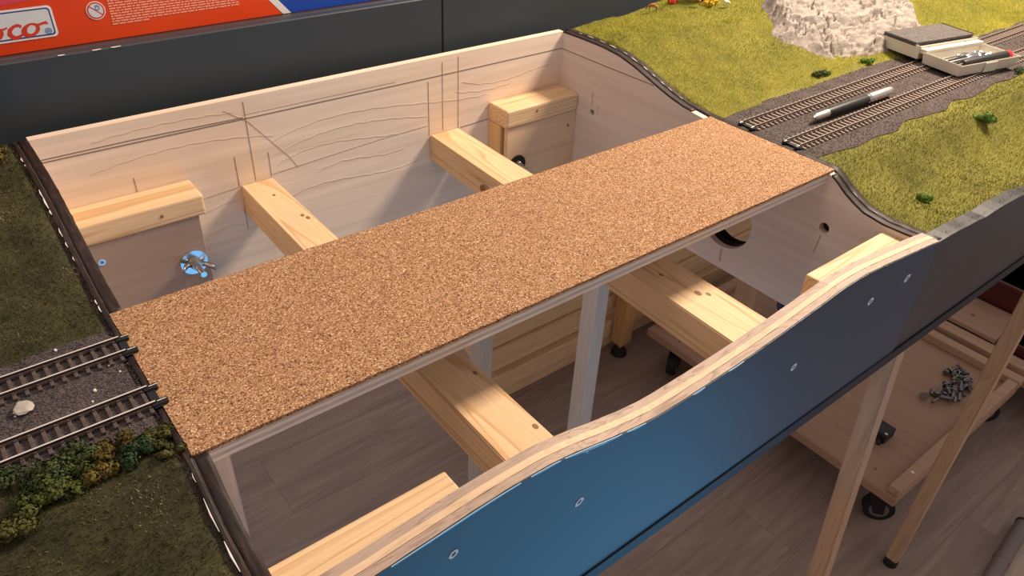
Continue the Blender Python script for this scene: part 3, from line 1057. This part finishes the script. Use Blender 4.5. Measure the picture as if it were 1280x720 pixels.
GB = 'bushes along the front of the left track'
foliage('foam_bush', -.086, .0335, .028, .014, .010, 2600, .0010, 'moss', 'flat grey-green moss clump beside the left front track, nearest frame edge', GB, 1)
foliage('foam_bush', -.0560, .0320, .016, .010, .009, 1800, .0010, 'moss', 'rounded moss-green bush beside the left front track', GB, 2)
foliage('foam_bush', -.0345, .0290, .013, .011, .009, 1800, .0011, 'autumn', 'brownish autumn-coloured bush in the middle of the hedge', GB, 3)
foliage('foam_bush', -.0240, .0190, .011, .009, .010, 1600, .0011, 'pine', 'dark bluish-green bush in the middle of the hedge', GB, 4)
foliage('foam_bush', -.0130, .0265, .010, .009, .007, 1300, .0011, 'lime', 'yellow-green bush at the hedge end near the cork', GB, 5)
foliage('foam_bush', -.0085, .0120, .008, .007, .006, 900, .0011, 'lime', 'small yellow-green bush touching the module joint', GB, 6)
foliage('foam_bush', -.0440, .0180, .011, .009, .008, 1400, .0011, 'autumn', 'small yellowish-brown bush in front of the moss bush', GB, 7)
foliage('foam_bush', -.0600, .0150, .013, .009, .009, 1500, .0011, 'olive', 'olive bush at the front of the hedge', GB, 8)
foliage('foam_bush', -.0780, .0120, .014, .011, .009, 1700, .0011, 'olive', 'large olive bush at the front left of the hedge', GB, 9)
foliage('foam_bush', -.0960, .0040, .015, .010, .008, 1700, .0011, 'lime', 'lime-tinged bush at the front left frame edge', GB, 10)
foliage('foam_bush', -.030, .395, .020, .018, .013, 1500, .0016, 'autumn', 'brown scrubby bush in the rear left corner', None, 11)
foliage('foam_bush', -.045, .432, .018, .014, .045, 1800, .0018, 'pine', 'dark tree at the rear left edge of the picture', None, 12)
GT = 'green tufts on the bright grass'
foliage('grass_tuft', 1.002, -.016, .016, .012, .011, 900, .0014, 'meadow', 'larger fresh-green tuft on the front grass bank', GT, 20, cat='grass tuft')
foliage('grass_tuft', .775, -.062, .010, .008, .008, 700, .0012, 'meadow', 'small fresh-green tuft on the front bank near the fascia', GT, 21, cat='grass tuft')
foliage('grass_tuft', 1.035, .172, .009, .008, .008, 500, .0012, 'meadow', 'small green tuft in front of the tool case lid', GT, 22, cat='grass tuft')
foliage('grass_tuft', .925, .176, .016, .007, .006, 700, .0012, 'moss', 'low dark green tuft beside the rear track', GT, 23, cat='grass tuft')
foliage('grass_tuft', 1.20, .030, .014, .008, .006, 500, .0012, 'moss', 'low mossy tuft beside the front track below the tool case', GT, 24, cat='grass tuft')
foliage('flower_shrub', .868, .408, .009, .006, .009, 500, .0014, 'red', 'tiny red flowering shrub at the rear grass edge', None, 25, cat='shrub')
foliage('flower_shrub', .905, .365, .011, .008, .009, 500, .0014, 'yellow', 'tiny yellow shrub at the rear grass edge', None, 26, cat='shrub')
foliage('model_tree', .920, .392, .030, .018, .040, 2400, .0018, 'tree', 'dark green leafy tree cut off by the top frame edge', None, 27, cat='tree')
foliage('grass_tuft', 1.008, .331, .012, .010, .012, 700, .0014, 'meadow', 'bright green tuft at the upper end of the rock', GT, 28, cat='grass tuft')

# ------------------------------------------------------------------ rock outcrop on the hillside
RX, RY = 1.105, .262


def rock():
    n, m_ = 300, 160
    u = np.linspace(-1, 1, n)
    w = np.linspace(-1, 1, m_)
    U, Wv = np.meshgrid(u, w)
    X = RX + U * .165 + Wv * .045
    Y = RY + Wv * .078 - U * .030
    rr = np.sqrt(np.abs(U) ** 2.6 + np.abs(Wv) ** 2.6)
    mask = np.clip((1.02 + .22 * (fbm(U * 3 + 9, Wv * 3, 31, 3) - .5) - rr) / .22, 0, 1)
    ph = fbm(U * 1.6 + 3, Wv * 1.6 + 7, 33, 3) * 3.2 + Wv * 4.6 + U * .9
    strata = (ph % 1.0) ** 1.6
    crack = np.clip(np.abs(fbm(U * 3.2 + 2, Wv * 6 + 1, 37, 3) - .45) / .030, 0, 1)
    crack2 = np.clip(np.abs(fbm(U * 7 + 8, Wv * 13 + 4, 41, 3) - .45) / .035, 0, 1)
    H = mask * (.007 + .005 * (1 - np.clip(np.abs(Wv) * .6, 0, 1)) + .0110 * strata + .0110 * (crack - 1) + .0050 * (crack2 - 1)
                + .003 * fbm(U * 16, Wv * 16, 43, 3)) - .006 * (1 - mask)
    Z = ground_z(X, Y) + H
    V = np.stack([X.ravel(), Y.ravel(), Z.ravel()], 1)
    i = np.arange((m_ - 1) * n).reshape(m_ - 1, n)[:, :-1].ravel()
    F = np.stack([i, i + 1, i + 1 + n, i + n], 1)
    o = np_mesh('rock_outcrop', V, F, 'rock_face', None, (RX, RY, float(ground_z(RX, RY))))
    tag(o, 'pale layered rock outcrop on the rear grass hill', 'rock')


rock()

# ------------------------------------------------------------------ tiny animals on the hill


def animal(name, x, y, ang, s, mat, label, graze):
    z = float(ground_z(x, y)) + .0015
    me = bpy.data.meshes.new(name)
    hd = (.75, 0, .35) if graze else (.72, 0, 1.28)
    nk = (.58, 0, .66) if graze else (.56, 0, 1.02)
    P = [(0, 0, .74), (.40, 0, .76), (-.42, 0, .76), nk, hd, (hd[0] + .16, 0, hd[2] - .08),
         (.40, .10, .42), (.42, .10, .0), (.40, -.10, .42), (.38, -.10, .0),
         (-.44, .10, .46), (-.40, .10, .26), (-.42, .10, 0), (-.44, -.10, .46), (-.40, -.10, .26), (-.42, -.10, 0), (-.56, 0, .70)]
    E_ = [(0, 1), (0, 2), (1, 3), (3, 4), (4, 5), (1, 6), (6, 7), (1, 8), (8, 9), (2, 10), (10, 11), (11, 12), (2, 13), (13, 14), (14, 15), (2, 16)]
    R_ = [.23, .21, .22, .085, .09, .05, .055, .035, .055, .035, .07, .04, .035, .07, .04, .035, .03]
    me.from_pydata([tuple(c * s for c in p) for p in P], E_, [])
    o = bpy.data.objects.new(name, me)
    COL.objects.link(o)
    me.materials.append(MATS[mat])
    sk = o.modifiers.new('skin', 'SKIN')
    for v, r in zip(me.skin_vertices[0].data, R_):
        v.radius = (r * s, r * s)
    me.skin_vertices[0].data[0].use_root = True
    ss = o.modifiers.new('smooth', 'SUBSURF')
    ss.levels = ss.render_levels = 1
    o.location = (x, y, z)
    o.rotation_euler = (0, 0, ang)
    tag(o, label, 'animal')


animal('deer', .826, .408, 2.4, .0125, 'deer_brown', 'tiny brown deer figure grazing at the rear grass edge', True)
animal('deer', .884, .376, 1.9, .0110, 'deer_brown', 'tiny brown deer figure standing by the tree', False)
animal('goat', .918, .348, 2.8, .0095, 'goat_white', 'tiny white goat figure beside the yellow shrub', False)

# ------------------------------------------------------------------ craft knife between the right tracks
kn = thing('craft_knife', (.86, .085, .0), 'round craft knife with black grip lying between the right tracks', 'knife')
kd = Vector((.943 - .771, .0832 - .0862, 0)).normalized()
k0 = Vector((.771, .0862, .0072))


def kp(t, dz=0.0):
    return k0 + kd * t + Vector((0, 0, dz))


tube('collet', [kp(-.003), kp(.001), kp(.004), kp(.022), kp(.026)], [.0016, .0030, .0042, .0046, .0048], 'brushed_aluminium', kn, 18)
tube('grip', [kp(.026), kp(.028), kp(.108), kp(.110)], [.0050, .0055, .0058, .0055], 'handle_black', kn, 18)
tube('collar', [kp(.110), kp(.114), kp(.117)], [.0060, .0064, .0060], 'zinc_steel', kn, 18)
tube('cap', [kp(.117), kp(.119), kp(.160), kp(.168), kp(.171)], [.0055, .0060, .0062, .0052, .0022], 'brushed_aluminium', kn, 18)

# ------------------------------------------------------------------ open tool case lying across the tracks


def oriented(name, verts_fn, mat, parent):
    return from_bm(name, verts_fn, mat, parent)


CASE = thing('tool_case', (1.155, .11, .004), 'white plastic tool case lying open across the tracks', 'tool case')
CO = Vector((1.097, .1280, .0045))                         # near hinge corner
cu = Vector((.123, -.024, .0)).normalized()                 # along the hinge
cvv = Vector((-.024, -.123, .0)).normalized()               # towards the front (tray)
CL = .195


def cp(a, b_, h):
    return CO + cu * a * .645 + cvv * b_ * .56 + Vector((0, 0, h))


def open_tray(name, a0, a1, b0, b1, h, wall, mat, parent, z0=0.0, flare=.004, bev=.0012):
    bm = bmesh.new()

    def ring(i, hh, fl):
        return [bm.verts.new(cp(a, b_, hh)) for a, b_ in ((a0 + i - fl, b0 + i - fl), (a1 - i + fl, b0 + i - fl), (a1 - i + fl, b1 - i + fl), (a0 + i - fl, b1 - i + fl))]
    r = [ring(0, z0, 0), ring(0, z0 + h, flare), ring(wall, z0 + h, flare), ring(wall, z0 + .002, 0)]
    bm.faces.new(r[0][::-1])
    for p, q in zip(r, r[1:]):
        for k in range(4):
            bm.faces.new((p[k], p[(k + 1) % 4], q[(k + 1) % 4], q[k]))
    bm.faces.new(r[3])
    bmesh.ops.bevel(bm, geom=bm.edges[:], offset=bev * .5, segments=2, affect='EDGES')
    return from_bm(name, bm, mat, parent)


tray = open_tray('tray', 0, CL, .012, .118, .016, .0025, 'case_plastic', CASE)
lid = open_tray('lid', -.002, CL, -.118, -.004, .019, .0025, 'case_plastic', CASE, z0=.003, flare=.001)
bm = bm_box(0, 1, 0, 1, 0, 1)
for v in bm.verts:
    v.co = cp(-.003 + v.co.x * (CL + .003), -.119 + v.co.y * .098, .0205 + v.co.z * .004)
bmesh.ops.bevel(bm, geom=bm.edges[:], offset=.001, segments=1, affect='EDGES')
from_bm('foam_pad', bm, 'foam_grey', lid)
bm = bm_box(0, 1, 0, 1, 0, 1)
for v in bm.verts:
    v.co = cp(v.co.x * CL, -.020 + v.co.y * .033, .013 + v.co.z * .0055)
bmesh.ops.bevel(bm, geom=bm.edges[:], offset=.001, segments=1, affect='EDGES')
hinge = from_bm('hinge_strip', bm, 'case_plastic', CASE)
for a in (.025, .150):
    p = cp(a, -.004, .0185)
    tube('hinge_pin', [p, p + Vector((0, 0, .0008))], .0022, 'dull_steel', hinge, 10)
bm = bm_box(0, 1, 0, 1, 0, 1)
for v in bm.verts:
    v.co = cp(.078 + v.co.x * .040, .1215 + v.co.y * .002, .001 + v.co.z * .013)
from_bm('latch', bm, 'case_plastic', tray)

SD = thing('screwdriver', tuple(cp(.1, .1, .002)), 'black screwdriver handle with red end cap in the tool case', 'screwdriver')
h0, h1 = cp(.022, .103, .0135), cp(.172, .100, .0145)
hd = (h1 - h0).normalized()
tube('handle', [h0, h0 + hd * .004, h1 - hd * .004, h1], [.0050, .0062, .0064, .0062], 'handle_black', SD, 18)
tube('end_cap', [h1, h1 + hd * .004, h1 + hd * .008, h1 + hd * .012], [.0064, .0067, .0060, .0034], 'handle_red', SD, 18)
tube('shank', [h0 + hd * .001, h0 - hd * .007], .0017, 'dull_steel', SD, 10)

tools = [(.020, .040, .120, .036, .0026, 'slim steel drill bit nearest the hinge in the tool case'),
         (.030, .054, .140, .048, .0030, 'steel tap lying second from the hinge in the tool case'),
         (.024, .066, .125, .062, .0034, 'thick steel bit lying in the middle of the tool case'),
         (.018, .076, .115, .074, .0028, 'steel rod lying beside the middle bit in the tool case'),
         (.028, .086, .105, .085, .0024, 'steel rod lying next to the screwdriver handle')]
for i, (a0, b0, a1, b1, r, lb) in enumerate(tools):
    r *= .72
    p0, p1 = cp(a0, b0, .006 + r), cp(a1, b1, .0075 + r)
    d = (p1 - p0)
    t = thing('tool_bit', tuple(p0 + d * .5 - Vector((0, 0, r))), lb, 'tool bit', 'steel bits in the tool case')
    tube('shaft', [p0, p0 + d * .06, p0 + d * .62], [r * .4, r * .9, r * .9], ('dull_steel', 'black_plastic')[i % 2], t, 10)
    tube('chuck', [p0 + d * .62, p0 + d * .66, p0 + d * .86, p1], [r * 1.1, r * 1.7, r * 1.7, r * 1.1], 'zinc_steel', t, 12)
for i, (a, b_) in enumerate(((.150, .036), (.160, .046), (.152, .056), (.166, .062), (.148, .070), (.163, .074))):
    p = cp(a, b_, .0045)
    t = thing('tool_nut', tuple(p), 'small bright steel collet in the far end of the tool case', 'collet', 'bright collets in the tool case')
    d = Vector((math.cos(i * 1.9), math.sin(i * 1.9), .25)).normalized()
    q = p + Vector((0, 0, .005))
    tube('body', [q - d * .004, q - d * .0015, q + d * .004], [.0020, .0027, .0018], 'zinc_steel', t, 10)
    tube('collar', [q + d * .001, q + d * .0022], [.0031, .0031], 'zinc_steel', t, 8)

# ------------------------------------------------------------------ dark module behind, with ledge and the boxes on it
modb = thing('dark_panel_unit', (.3, .56, -.16), 'anthracite panelled layout unit standing behind the open module', 'panel unit')
box('front_board', (-.60, .4905, .460, .474, -.165, .0965), 'dark_panel_paint', modb, .001)
box('front_board', (.4922, 2.4, .460, .474, -.165, .0965), 'dark_panel_paint', modb, .001)
box('top_ledge', (-.60, 2.4, .474, .80, .0865, .0965), 'ledge_paint', modb, .0006)
for x, w in ((.058, .006), (.088, .008), (.105, .009)):
    prism('edge_chip', [(x, .0963), (x + w * .4, .0960), (x + w, .0964), (x + w, .0968), (x, .0968)], 1, .4594, .4604, 'chip_white', modb)
box('leg', (.640, .672, .560, .595, FLOOR, -.10), 'pale_post_along_z', modb, .0015)

BY = .482
bx_ = thing('carton', (.15, .52, .0968), 'red and blue product carton with logo plate on the dark ledge', 'box')
box('body', (-.20, .46, BY, BY + .09, .0968, .190), 'box_red', bx_, .0006)


def flat(name, poly, mat, parent, lift, holes=()):
    return prism(name, poly, 1, BY - lift - .00012, BY - lift, mat, parent, holes)


bl_p = flat('blue_print', [(.302, .0972), (.4597, .0972), (.4597, .1897), (.222, .1897)], 'box_blue', bx_, .00002)
flat('white_stripe', [(.2925, .0972), (.302, .0972), (.222, .1897), (.2125, .1897)], 'print_white', bx_, .00004)
# printed picture area fading from pink to orange along its top
flat('pink_print', [(-.18, .139), (-.05, .1395), (.03, .1405), (.085, .146), (.125, .158), (.15, .1897), (-.18, .1897)], 'box_pink', bx_, .00002)
flat('orange_print', [(-.18, .152), (-.05, .152), (.01, .156), (.05, .166), (.07, .1897), (-.18, .1897)], 'box_orange', bx_, .00018)


def rounded(x0, x1, z0, z1, r, n=6):
    pts = []
    for cx, cz, a0 in ((x1 - r, z0 + r, -math.pi / 2), (x1 - r, z1 - r, 0), (x0 + r, z1 - r, math.pi / 2), (x0 + r, z0 + r, math.pi)):
        for k in range(n + 1):
            a = a0 + math.pi / 2 * k / n
            pts.append((cx + r * math.cos(a), cz + r * math.sin(a)))
    return pts


plate = flat('logo_plate', rounded(-.050, .0675, .1080, .1365, .004), 'print_white', bx_, .00030)
flat('plate_rim', rounded(-.0485, .0655, .1098, .1347, .003), 'print_navy', plate, .00044, [rounded(-.0475, .0643, .1110, .1335, .0024)])
flat('plate_field', rounded(-.0475, .0643, .1110, .1335, .0024), 'print_pale', plate, .00044)


def stroke(pts, w, mat, parent, lift):
    """Flat brush stroke of varying width through (x,z) points."""
    n = len(pts)
    ws = w if hasattr(w, '__len__') else [w] * n
    lft, rgt = [], []
    for i in range(n):
        a, c = pts[max(i - 1, 0)], pts[min(i + 1, n - 1)]
        d = Vector((c[0] - a[0], c[1] - a[1])).normalized()
        lft.append((pts[i][0] - d.y * ws[i] / 2, pts[i][1] + d.x * ws[i] / 2))
        rgt.append((pts[i][0] + d.y * ws[i] / 2, pts[i][1] - d.x * ws[i] / 2))
    bm = bmesh.new()
    A = [bm.verts.new((p[0], BY - lift, p[1])) for p in lft]
    B = [bm.verts.new((p[0], BY - lift, p[1])) for p in rgt]
    for i in range(n - 1):
        bm.faces.new((A[i], A[i + 1], B[i + 1], B[i]))
    r = bmesh.ops.extrude_face_region(bm, geom=bm.faces[:])
    bmesh.ops.translate(bm, verts=[g for g in r['geom'] if isinstance(g, bmesh.types.BMVert)], vec=(0, .0001, 0))
    return from_bm('letter', bm, mat, parent)


def oval(cx, cz, rx, rz, slant=.25):
    out = circle(cx, cz, rx, 30, rz)
    inn = circle(cx, cz, rx * .42, 24, rz * .60)
    sh = lambda P: [(p[0] + (p[1] - cz) * slant, p[1]) for p in P]
    return sh(out), sh(inn)


# the word in a red script: R, o, c, o with a long tail
LIFT = .00060
stroke([(-.030, .1120), (-.0285, .118), (-.0265, .1240), (-.0252, .1295)], [.0034, .0032, .0032, .0036], 'print_red', plate, LIFT)
stroke([(-.0300, .1285), (-.0240, .1302), (-.0170, .1294), (-.0150, .1260), (-.0180, .1228), (-.0245, .1214)], [.0012, .0024, .0034, .0038, .0030, .0012], 'print_red', plate, LIFT + .00002)
stroke([(-.0230, .1216), (-.0180, .1168), (-.0140, .1134), (-.0090, .1124), (-.0060, .1143)], [.0014, .0030, .0036, .0028, .0010], 'print_red', plate, LIFT + .00004)


def script_o(cx, cz, s=1.0):
    """Script letter o: thick to the left and below, open loop."""
    o_, i_ = oval(cx, cz, .0078 * s, .0062 * s, .35)
    i2 = [(cx + (p[0] - cx) * 1.15 + .0009, cz + (p[1] - cz) * 1.05 + .0006) for p in i_]
    flat('letter', o_, 'print_red', plate, LIFT, [i2])


script_o(.0155, .1162)
stroke([(.0180, .1218), (.0215, .1204), (.0245, .1202), (.0275, .1214)], [.0012, .0016, .0018, .0012], 'print_red', plate, LIFT + .00006)
stroke([(.0375, .1196), (.0382, .1212), (.0362, .1222), (.0325, .1214), (.0288, .1186), (.0278, .1150), (.0300, .1118), (.0335, .1112), (.0370, .1130), (.0400, .1150)],
       [.0016, .0030, .0030, .0026, .0036, .0046, .0044, .0034, .0020, .0010], 'print_red', plate, LIFT)
script_o(.0455, .1166)
stroke([(.0470, .1222), (.0500, .1208), (.0535, .1204), (.0570, .1212), (.0598, .1216), (.0606, .1198)], [.0012, .0020, .0022, .0024, .0028, .0016], 'print_red', plate, LIFT + .00002)
flat('round_seal', circle(.0598, .1138, .0029, 20), 'print_blue', plate, LIFT, [circle(.0598, .1138, .0019, 16)])
flat('round_seal', circle(.0598, .1138, .0013, 14), 'print_blue', plate, LIFT)

# warning roundel
rd = flat('warning_roundel', circle(.1045, .1262, .0086, 36), 'print_white', bx_, .00030)
flat('roundel_field', circle(.1045, .1262, .0064, 32), 'print_pale', rd, .00046)
flat('roundel_ring', circle(.1045, .1262, .0078, 36), 'print_red', rd, .00044, [circle(.1045, .1262, .0066, 32)])
stroke([(.0995, .1306), (.1095, .1218)], .0011, 'print_red', rd, .0006)
flat('roundel_face', circle(.1062, .1284, .0022, 18), 'print_blue', rd, .00056, [circle(.1062, .1284, .0012, 12)])
stroke([(.1040, .1300), (.1058, .1310), (.1080, .1302)], .0009, 'print_blue', rd, .00062)
stroke([(.1006, .1232), (.1022, .1240), (.1040, .1230)], .0010, 'print_blue', rd, .0005)

# block of small print: rows of unreadable short words
bm = bmesh.new()
g = random.Random(5)
for row in range(15):
    z = .1108 + row * .00245
    x = .1165
    xe = .150 if row == 0 else .2400 + .004 * g.random()
    while x < xe:
        w = g.uniform(.0018, .0075)
        w = min(w, xe - x + .001)
        bm_box(x, x + w, BY - .0003, BY - .0001, z, z + .00125, bm=bm)
        x += w + .0009
o = from_bm('small_print', bm, 'print_pink', bx_)
o['kind'] = 'stuff'

# ------------------------------------------------------------------ timber stacked on the floor behind
hts = [(.052, 'lowest'), (.060, 'second lowest'), (.036, 'third lowest'), (.050, 'middle'), (.066, 'fifth from the floor'), (.052, 'sixth from the floor'), (.058, 'topmost')]
z = FLOOR
for i, (h, w) in enumerate(hts):
    y0 = .822 + (.010, -.006, .014, .002, .012, -.004, .008)[i]
    x0 = .86 + (.02, -.03, .02, 0, .02, -.02, .01)[i]
    bm = bm_box(x0, x0 + 2.3, y0, y0 + .095, z + .0008, z + h - .0008, bev=.0045, seg=2)
    tag(from_bm('timber_plank', bm, 'spruce_along_x', None, (x0, y0, z)), 'long pale timber plank in the floor stack, ' + w + ' of the pile', 'plank', 'timber planks stacked on the floor')
    z += h
# second pile further right, seen through the end panel's opening
z = FLOOR
for i, h in enumerate((.055, .070, .048, .062, .05, .06, .055, .05)):
    y0 = .965 + (.010, -.006, .014, .004, .012, -.004, .008, -.006)[i]
    bm = bm_box(1.35, 3.3, y0, y0 + .09, z + .0008, z + h - .0008, bev=.0025, seg=2)
    tag(from_bm('timber_plank', bm, 'spruce_along_x', None, (1.35, y0, z)), 'pale timber plank in the rear pile, ' +
        ('lowest', 'second', 'third', 'fourth', 'fifth', 'sixth', 'seventh', 'topmost')[i] + ' from the floor', 'plank', 'timber planks in the rear pile')
    z += h

# short orange leg with a rubber foot standing in front of the timber
sl = thing('stand_leg', (1.338, .785, FLOOR), 'orange-brown wooden leg with black rubber foot in front of the stacked timber', 'leg')
box('post', (1.317, 1.359, .765, .807, FLOOR + .045, -.17), 'orange_pine_along_z', sl, .002, 2)
tube('bolt', [(1.338, .786, FLOOR + .02), (1.338, .786, FLOOR + .047)], .009, 'zinc_steel', sl, 12)
tube('rubber_foot', [(1.338, .786, FLOOR), (1.338, .786, FLOOR + .012), (1.338, .786, FLOOR + .024)], [.024, .023, .012], 'black_rubber', sl, 18)

# ------------------------------------------------------------------ wooden dollies on castors under the layout


def castor(x, y, ztop, ang, parent):
    r = .036
    d = Vector((math.cos(ang), math.sin(ang), 0))
    s = Vector((-d.y, d.x, 0))
    c = Vector((x, y, FLOOR + r)) - d * .018
    ca = box('castor', (x - .03, x + .03, y - .03, y + .03, ztop - .004, ztop), 'dull_steel', parent, .0008)
    bm = bm_tube([c - s * .012, c - s * .011, c + s * .011, c + s * .012], [r - .004, r, r, r - .004], 26)
    from_bm('wheel', bm, 'black_rubber', ca)
    bm = bm_tube([c - s * .0135, c + s * .0135], [r * .62] * 2, 20)
    from_bm('wheel_hub', bm, 'tube_grey', ca)
    bm = bmesh.new()
    for k in (-1, 1):
        pts = [c + s * k * .0165 + Vector((0, 0, -.008)), Vector((x, y, 0)) + s * k * .0165]
        p = [c + d * .012 + Vector((0, 0, -.010)), c - d * .012 + Vector((0, 0, -.010)), Vector((x, y, ztop - .004)) - d * .022, Vector((x, y, ztop - .004)) + d * .022]
        a = [bm.verts.new(v_ + s * k * .0165) for v_ in p]
        b_ = [bm.verts.new(v_ + s * k * .0145) for v_ in p]
        bm.faces.new(a)
        bm.faces.new(b_[::-1])
        for i in range(4):
            bm.faces.new((a[i], b_[i], b_[(i + 1) % 4], a[(i + 1) % 4]))
    from_bm('fork', bm, 'black_plastic', ca)


DZ = -.990
dl = thing('wooden_dolly', (1.68, .33, FLOOR), 'wooden dolly on castors carrying loose bolts, under the right module', 'dolly')
deck = box('deck', (1.362, 2.000, -.048, .715, DZ - .024, DZ), 'dolly_board', dl, .0015)
box('batten', (1.372, 1.985, -.046, -.020, DZ, DZ + .020), 'dolly_batten', dl, .0015)
box('batten', (1.985, 2.018, -.050, .715, DZ, DZ + .024), 'dolly_batten', dl, .0015)
box('batten', (1.400, 1.985, .690, .715, DZ, DZ + .022), 'dolly_batten', dl, .0015)
for x, y in ((1.40, .005), (1.955, .005), (1.42, .640), (1.955, .640)):
    castor(x, y, DZ - .024, 2.2 if y < .3 else .4, dl)
for x, y in ((1.41, .030), (1.39, .62)):
    prism('screw_head', circle(x, y, .004, 12), 2, DZ, DZ + .0006, 'knot_brown', deck)
prism('screw_head', circle(1.45, -.033, .004, 12), 2, DZ + .020, DZ + .0206, 'zinc_steel', deck)

d2 = thing('wooden_dolly', (2.4, .25, FLOOR), 'second wooden dolly further right, carrying a dark red crate', 'dolly')
deck2 = box('deck', (2.045, 2.80, -.25, .60, DZ - .026, DZ), 'dolly_board', d2, .0015)
box('batten', (2.045, 2.090, -.25, .60, DZ, DZ + .026), 'dolly_batten', d2, .0015)
for x, y in ((2.10, -.20), (2.74, -.20), (2.10, .55), (2.74, .55)):
    castor(x, y, DZ - .026, 1.2, d2)
cr = thing('storage_crate', (2.4, .15, DZ), 'dark red crate standing on the second dolly', 'crate')
box('body', (2.27, 2.62, .085, .42, DZ, DZ + .12), 'crate_red', cr, .004, 2)
box('rim', (2.262, 2.628, .077, .428, DZ + .105, DZ + .12), 'crate_red', cr, .003)
tb2 = thing('wood_offcut', (2.16, .14, DZ + .026), 'flat plywood offcut with a knot on the second dolly', 'board')
box('board', (2.095, 2.262, .070, .42, DZ + .026, DZ + .040), 'dolly_board', tb2, .001)
prism('knot', circle(2.16, .165, .007, 12), 2, DZ + .040, DZ + .0404, 'knot_brown', tb2)
cr2 = thing('storage_crate', (2.2, -.02, DZ), 'small dark red crate behind the far leg on the second dolly', 'crate')
box('body', (2.11, 2.30, -.16, .045, DZ, DZ + .05), 'crate_red', cr2, .003, 2)
box('rim', (2.105, 2.305, -.165, .05, DZ + .040, DZ + .05), 'crate_red', cr2, .002)
bg = thing('cloth_bag', (2.62, -.02, DZ), 'dark navy bag at the right edge beside the red crate', 'bag')
bm = bmesh.new()
bmesh.ops.create_icosphere(bm, subdivisions=4, radius=1)
for v in bm.verts:
    k = 1 + .22 * mnoise.noise(v.co * 2.2 + Vector((1, 5, 2)))
    v.co = Vector((2.60 + v.co.x * .15 * k, -.02 + v.co.y * .09 * k, max(DZ, DZ + .085 + v.co.z * .10 * k)))
from_bm('cloth', bm, 'navy_cloth', bg, smooth=True)
tube('handle', [(2.55, -.06, DZ + .17), (2.56, -.065, DZ + .215), (2.62, -.065, DZ + .225), (2.66, -.06, DZ + .17)], .007, 'navy_cloth', bg, 8)

# blue tub on the first dolly
bt = thing('blue_tub', (1.72, .40, DZ), 'blue plastic tub on the first dolly, mostly hidden by the front panel', 'tub')
bm = bmesh.new()
prf = [(0.0, .004), (.060, .004), (.060, 0), (.072, .060), (.078, .064), (.078, .068), (.069, .068), (.058, .006), (0, .006)]
n = 32
rings = []
for (r, h) in prf[1:-1]:
    rings.append([bm.verts.new((1.725 + r * math.cos(2 * math.pi * k / n), .455 + r * math.sin(2 * math.pi * k / n), DZ + h)) for k in range(n)])
for a, b_ in zip(rings, rings[1:]):
    for k in range(n):
        bm.faces.new((a[k], a[(k + 1) % n], b_[(k + 1) % n], b_[k]))
bm.faces.new(rings[0])
bm.faces.new(rings[-1][::-1])
from_bm('tub_wall', bm, 'navy_cloth', bt, smooth=True)

# black plug-like block on the dolly
bk = thing('power_adapter', (1.52, .085, DZ), 'small black adapter block on the dolly beside the near leg', 'adapter')
box('body', (1.495, 1.545, .060, .100, DZ, DZ + .028), 'black_plastic', bk, .004, 2)
tube('cable_stub', [(1.497, .075, DZ + .014), (1.478, .066, DZ + .010)], .005, 'black_plastic', bk, 8)
prism('label_dot', circle(1.505, .066, .004, 10), 2, DZ + .028, DZ + .0284, 'filler_white', bk)

# loose bolts on the dolly
g = random.Random(12)
spots = [(1.905, .092), (1.93, .078), (1.885, .072), (1.90, .056), (1.875, .058), (1.86, .045), (1.885, .036), (1.84, .040), (1.82, .030), (1.80, .050), (1.785, .062),
         (1.775, .045), (1.80, .040), (1.79, .070), (1.76, .058), (1.81, .058), (1.87, .030), (1.92, .060)]
for i, (x, y) in enumerate(spots):
    a = g.uniform(0, 2 * math.pi)
    ln = g.uniform(.032, .050)
    zc = DZ + .0090 + (.006 if i in (11, 12, 15) else 0)
    t = thing('loose_bolt', (x, y, DZ), 'loose steel bolt in the pile on the wooden dolly', 'bolt', 'loose bolts on the dolly')
    d = Vector((math.cos(a), math.sin(a), 0))
    c = Vector((x, y, zc))
    tube('shank', [c - d * ln / 2, c + d * ln / 2], .0042, 'dark_steel', t, 8)
    tube('head', [c + d * ln / 2, c + d * (ln / 2 + .006)], .0088, 'dark_steel', t, 6, smooth=False)
    if i % 3 == 0:
        tube('washer', [c + d * ln * .30, c + d * (ln * .30 + .0015)], .0110, 'zinc_steel', t, 16)
ww = thing('loose_washer', (1.735, .085, DZ), 'single round washer standing apart from the bolt pile', 'washer')
tube('ring', [(1.735, .085, DZ + .013), (1.733, .0835, DZ + .0134)], .013, 'dull_steel', ww, 20)

# grey tube on the floor at the lower right
tu = thing('vacuum_tube', (1.5, -.26, FLOOR), 'dark grey plastic tube lying on the floor at the lower right', 'tube')
ta, tb_ = Vector((1.36, -.272, FLOOR + .0185)), Vector((1.665, -.245, FLOOR + .0185))
td = (tb_ - ta).normalized()
tube('pipe', [ta, tb_], .0165, 'tube_grey', tu, 20)
tube('coupling', [ta + td * .150, ta + td * .154, ta + td * .166, ta + td * .170], [.0168, .0185, .0185, .0168], 'tube_grey', tu, 20)
tube('end_ring', [tb_ - td * .004, tb_ + td * .002], .0180, 'black_plastic', tu, 20)

# drop the bookkeeping property
for o in bpy.data.objects:
    if 'base' in o:
        del o['base']
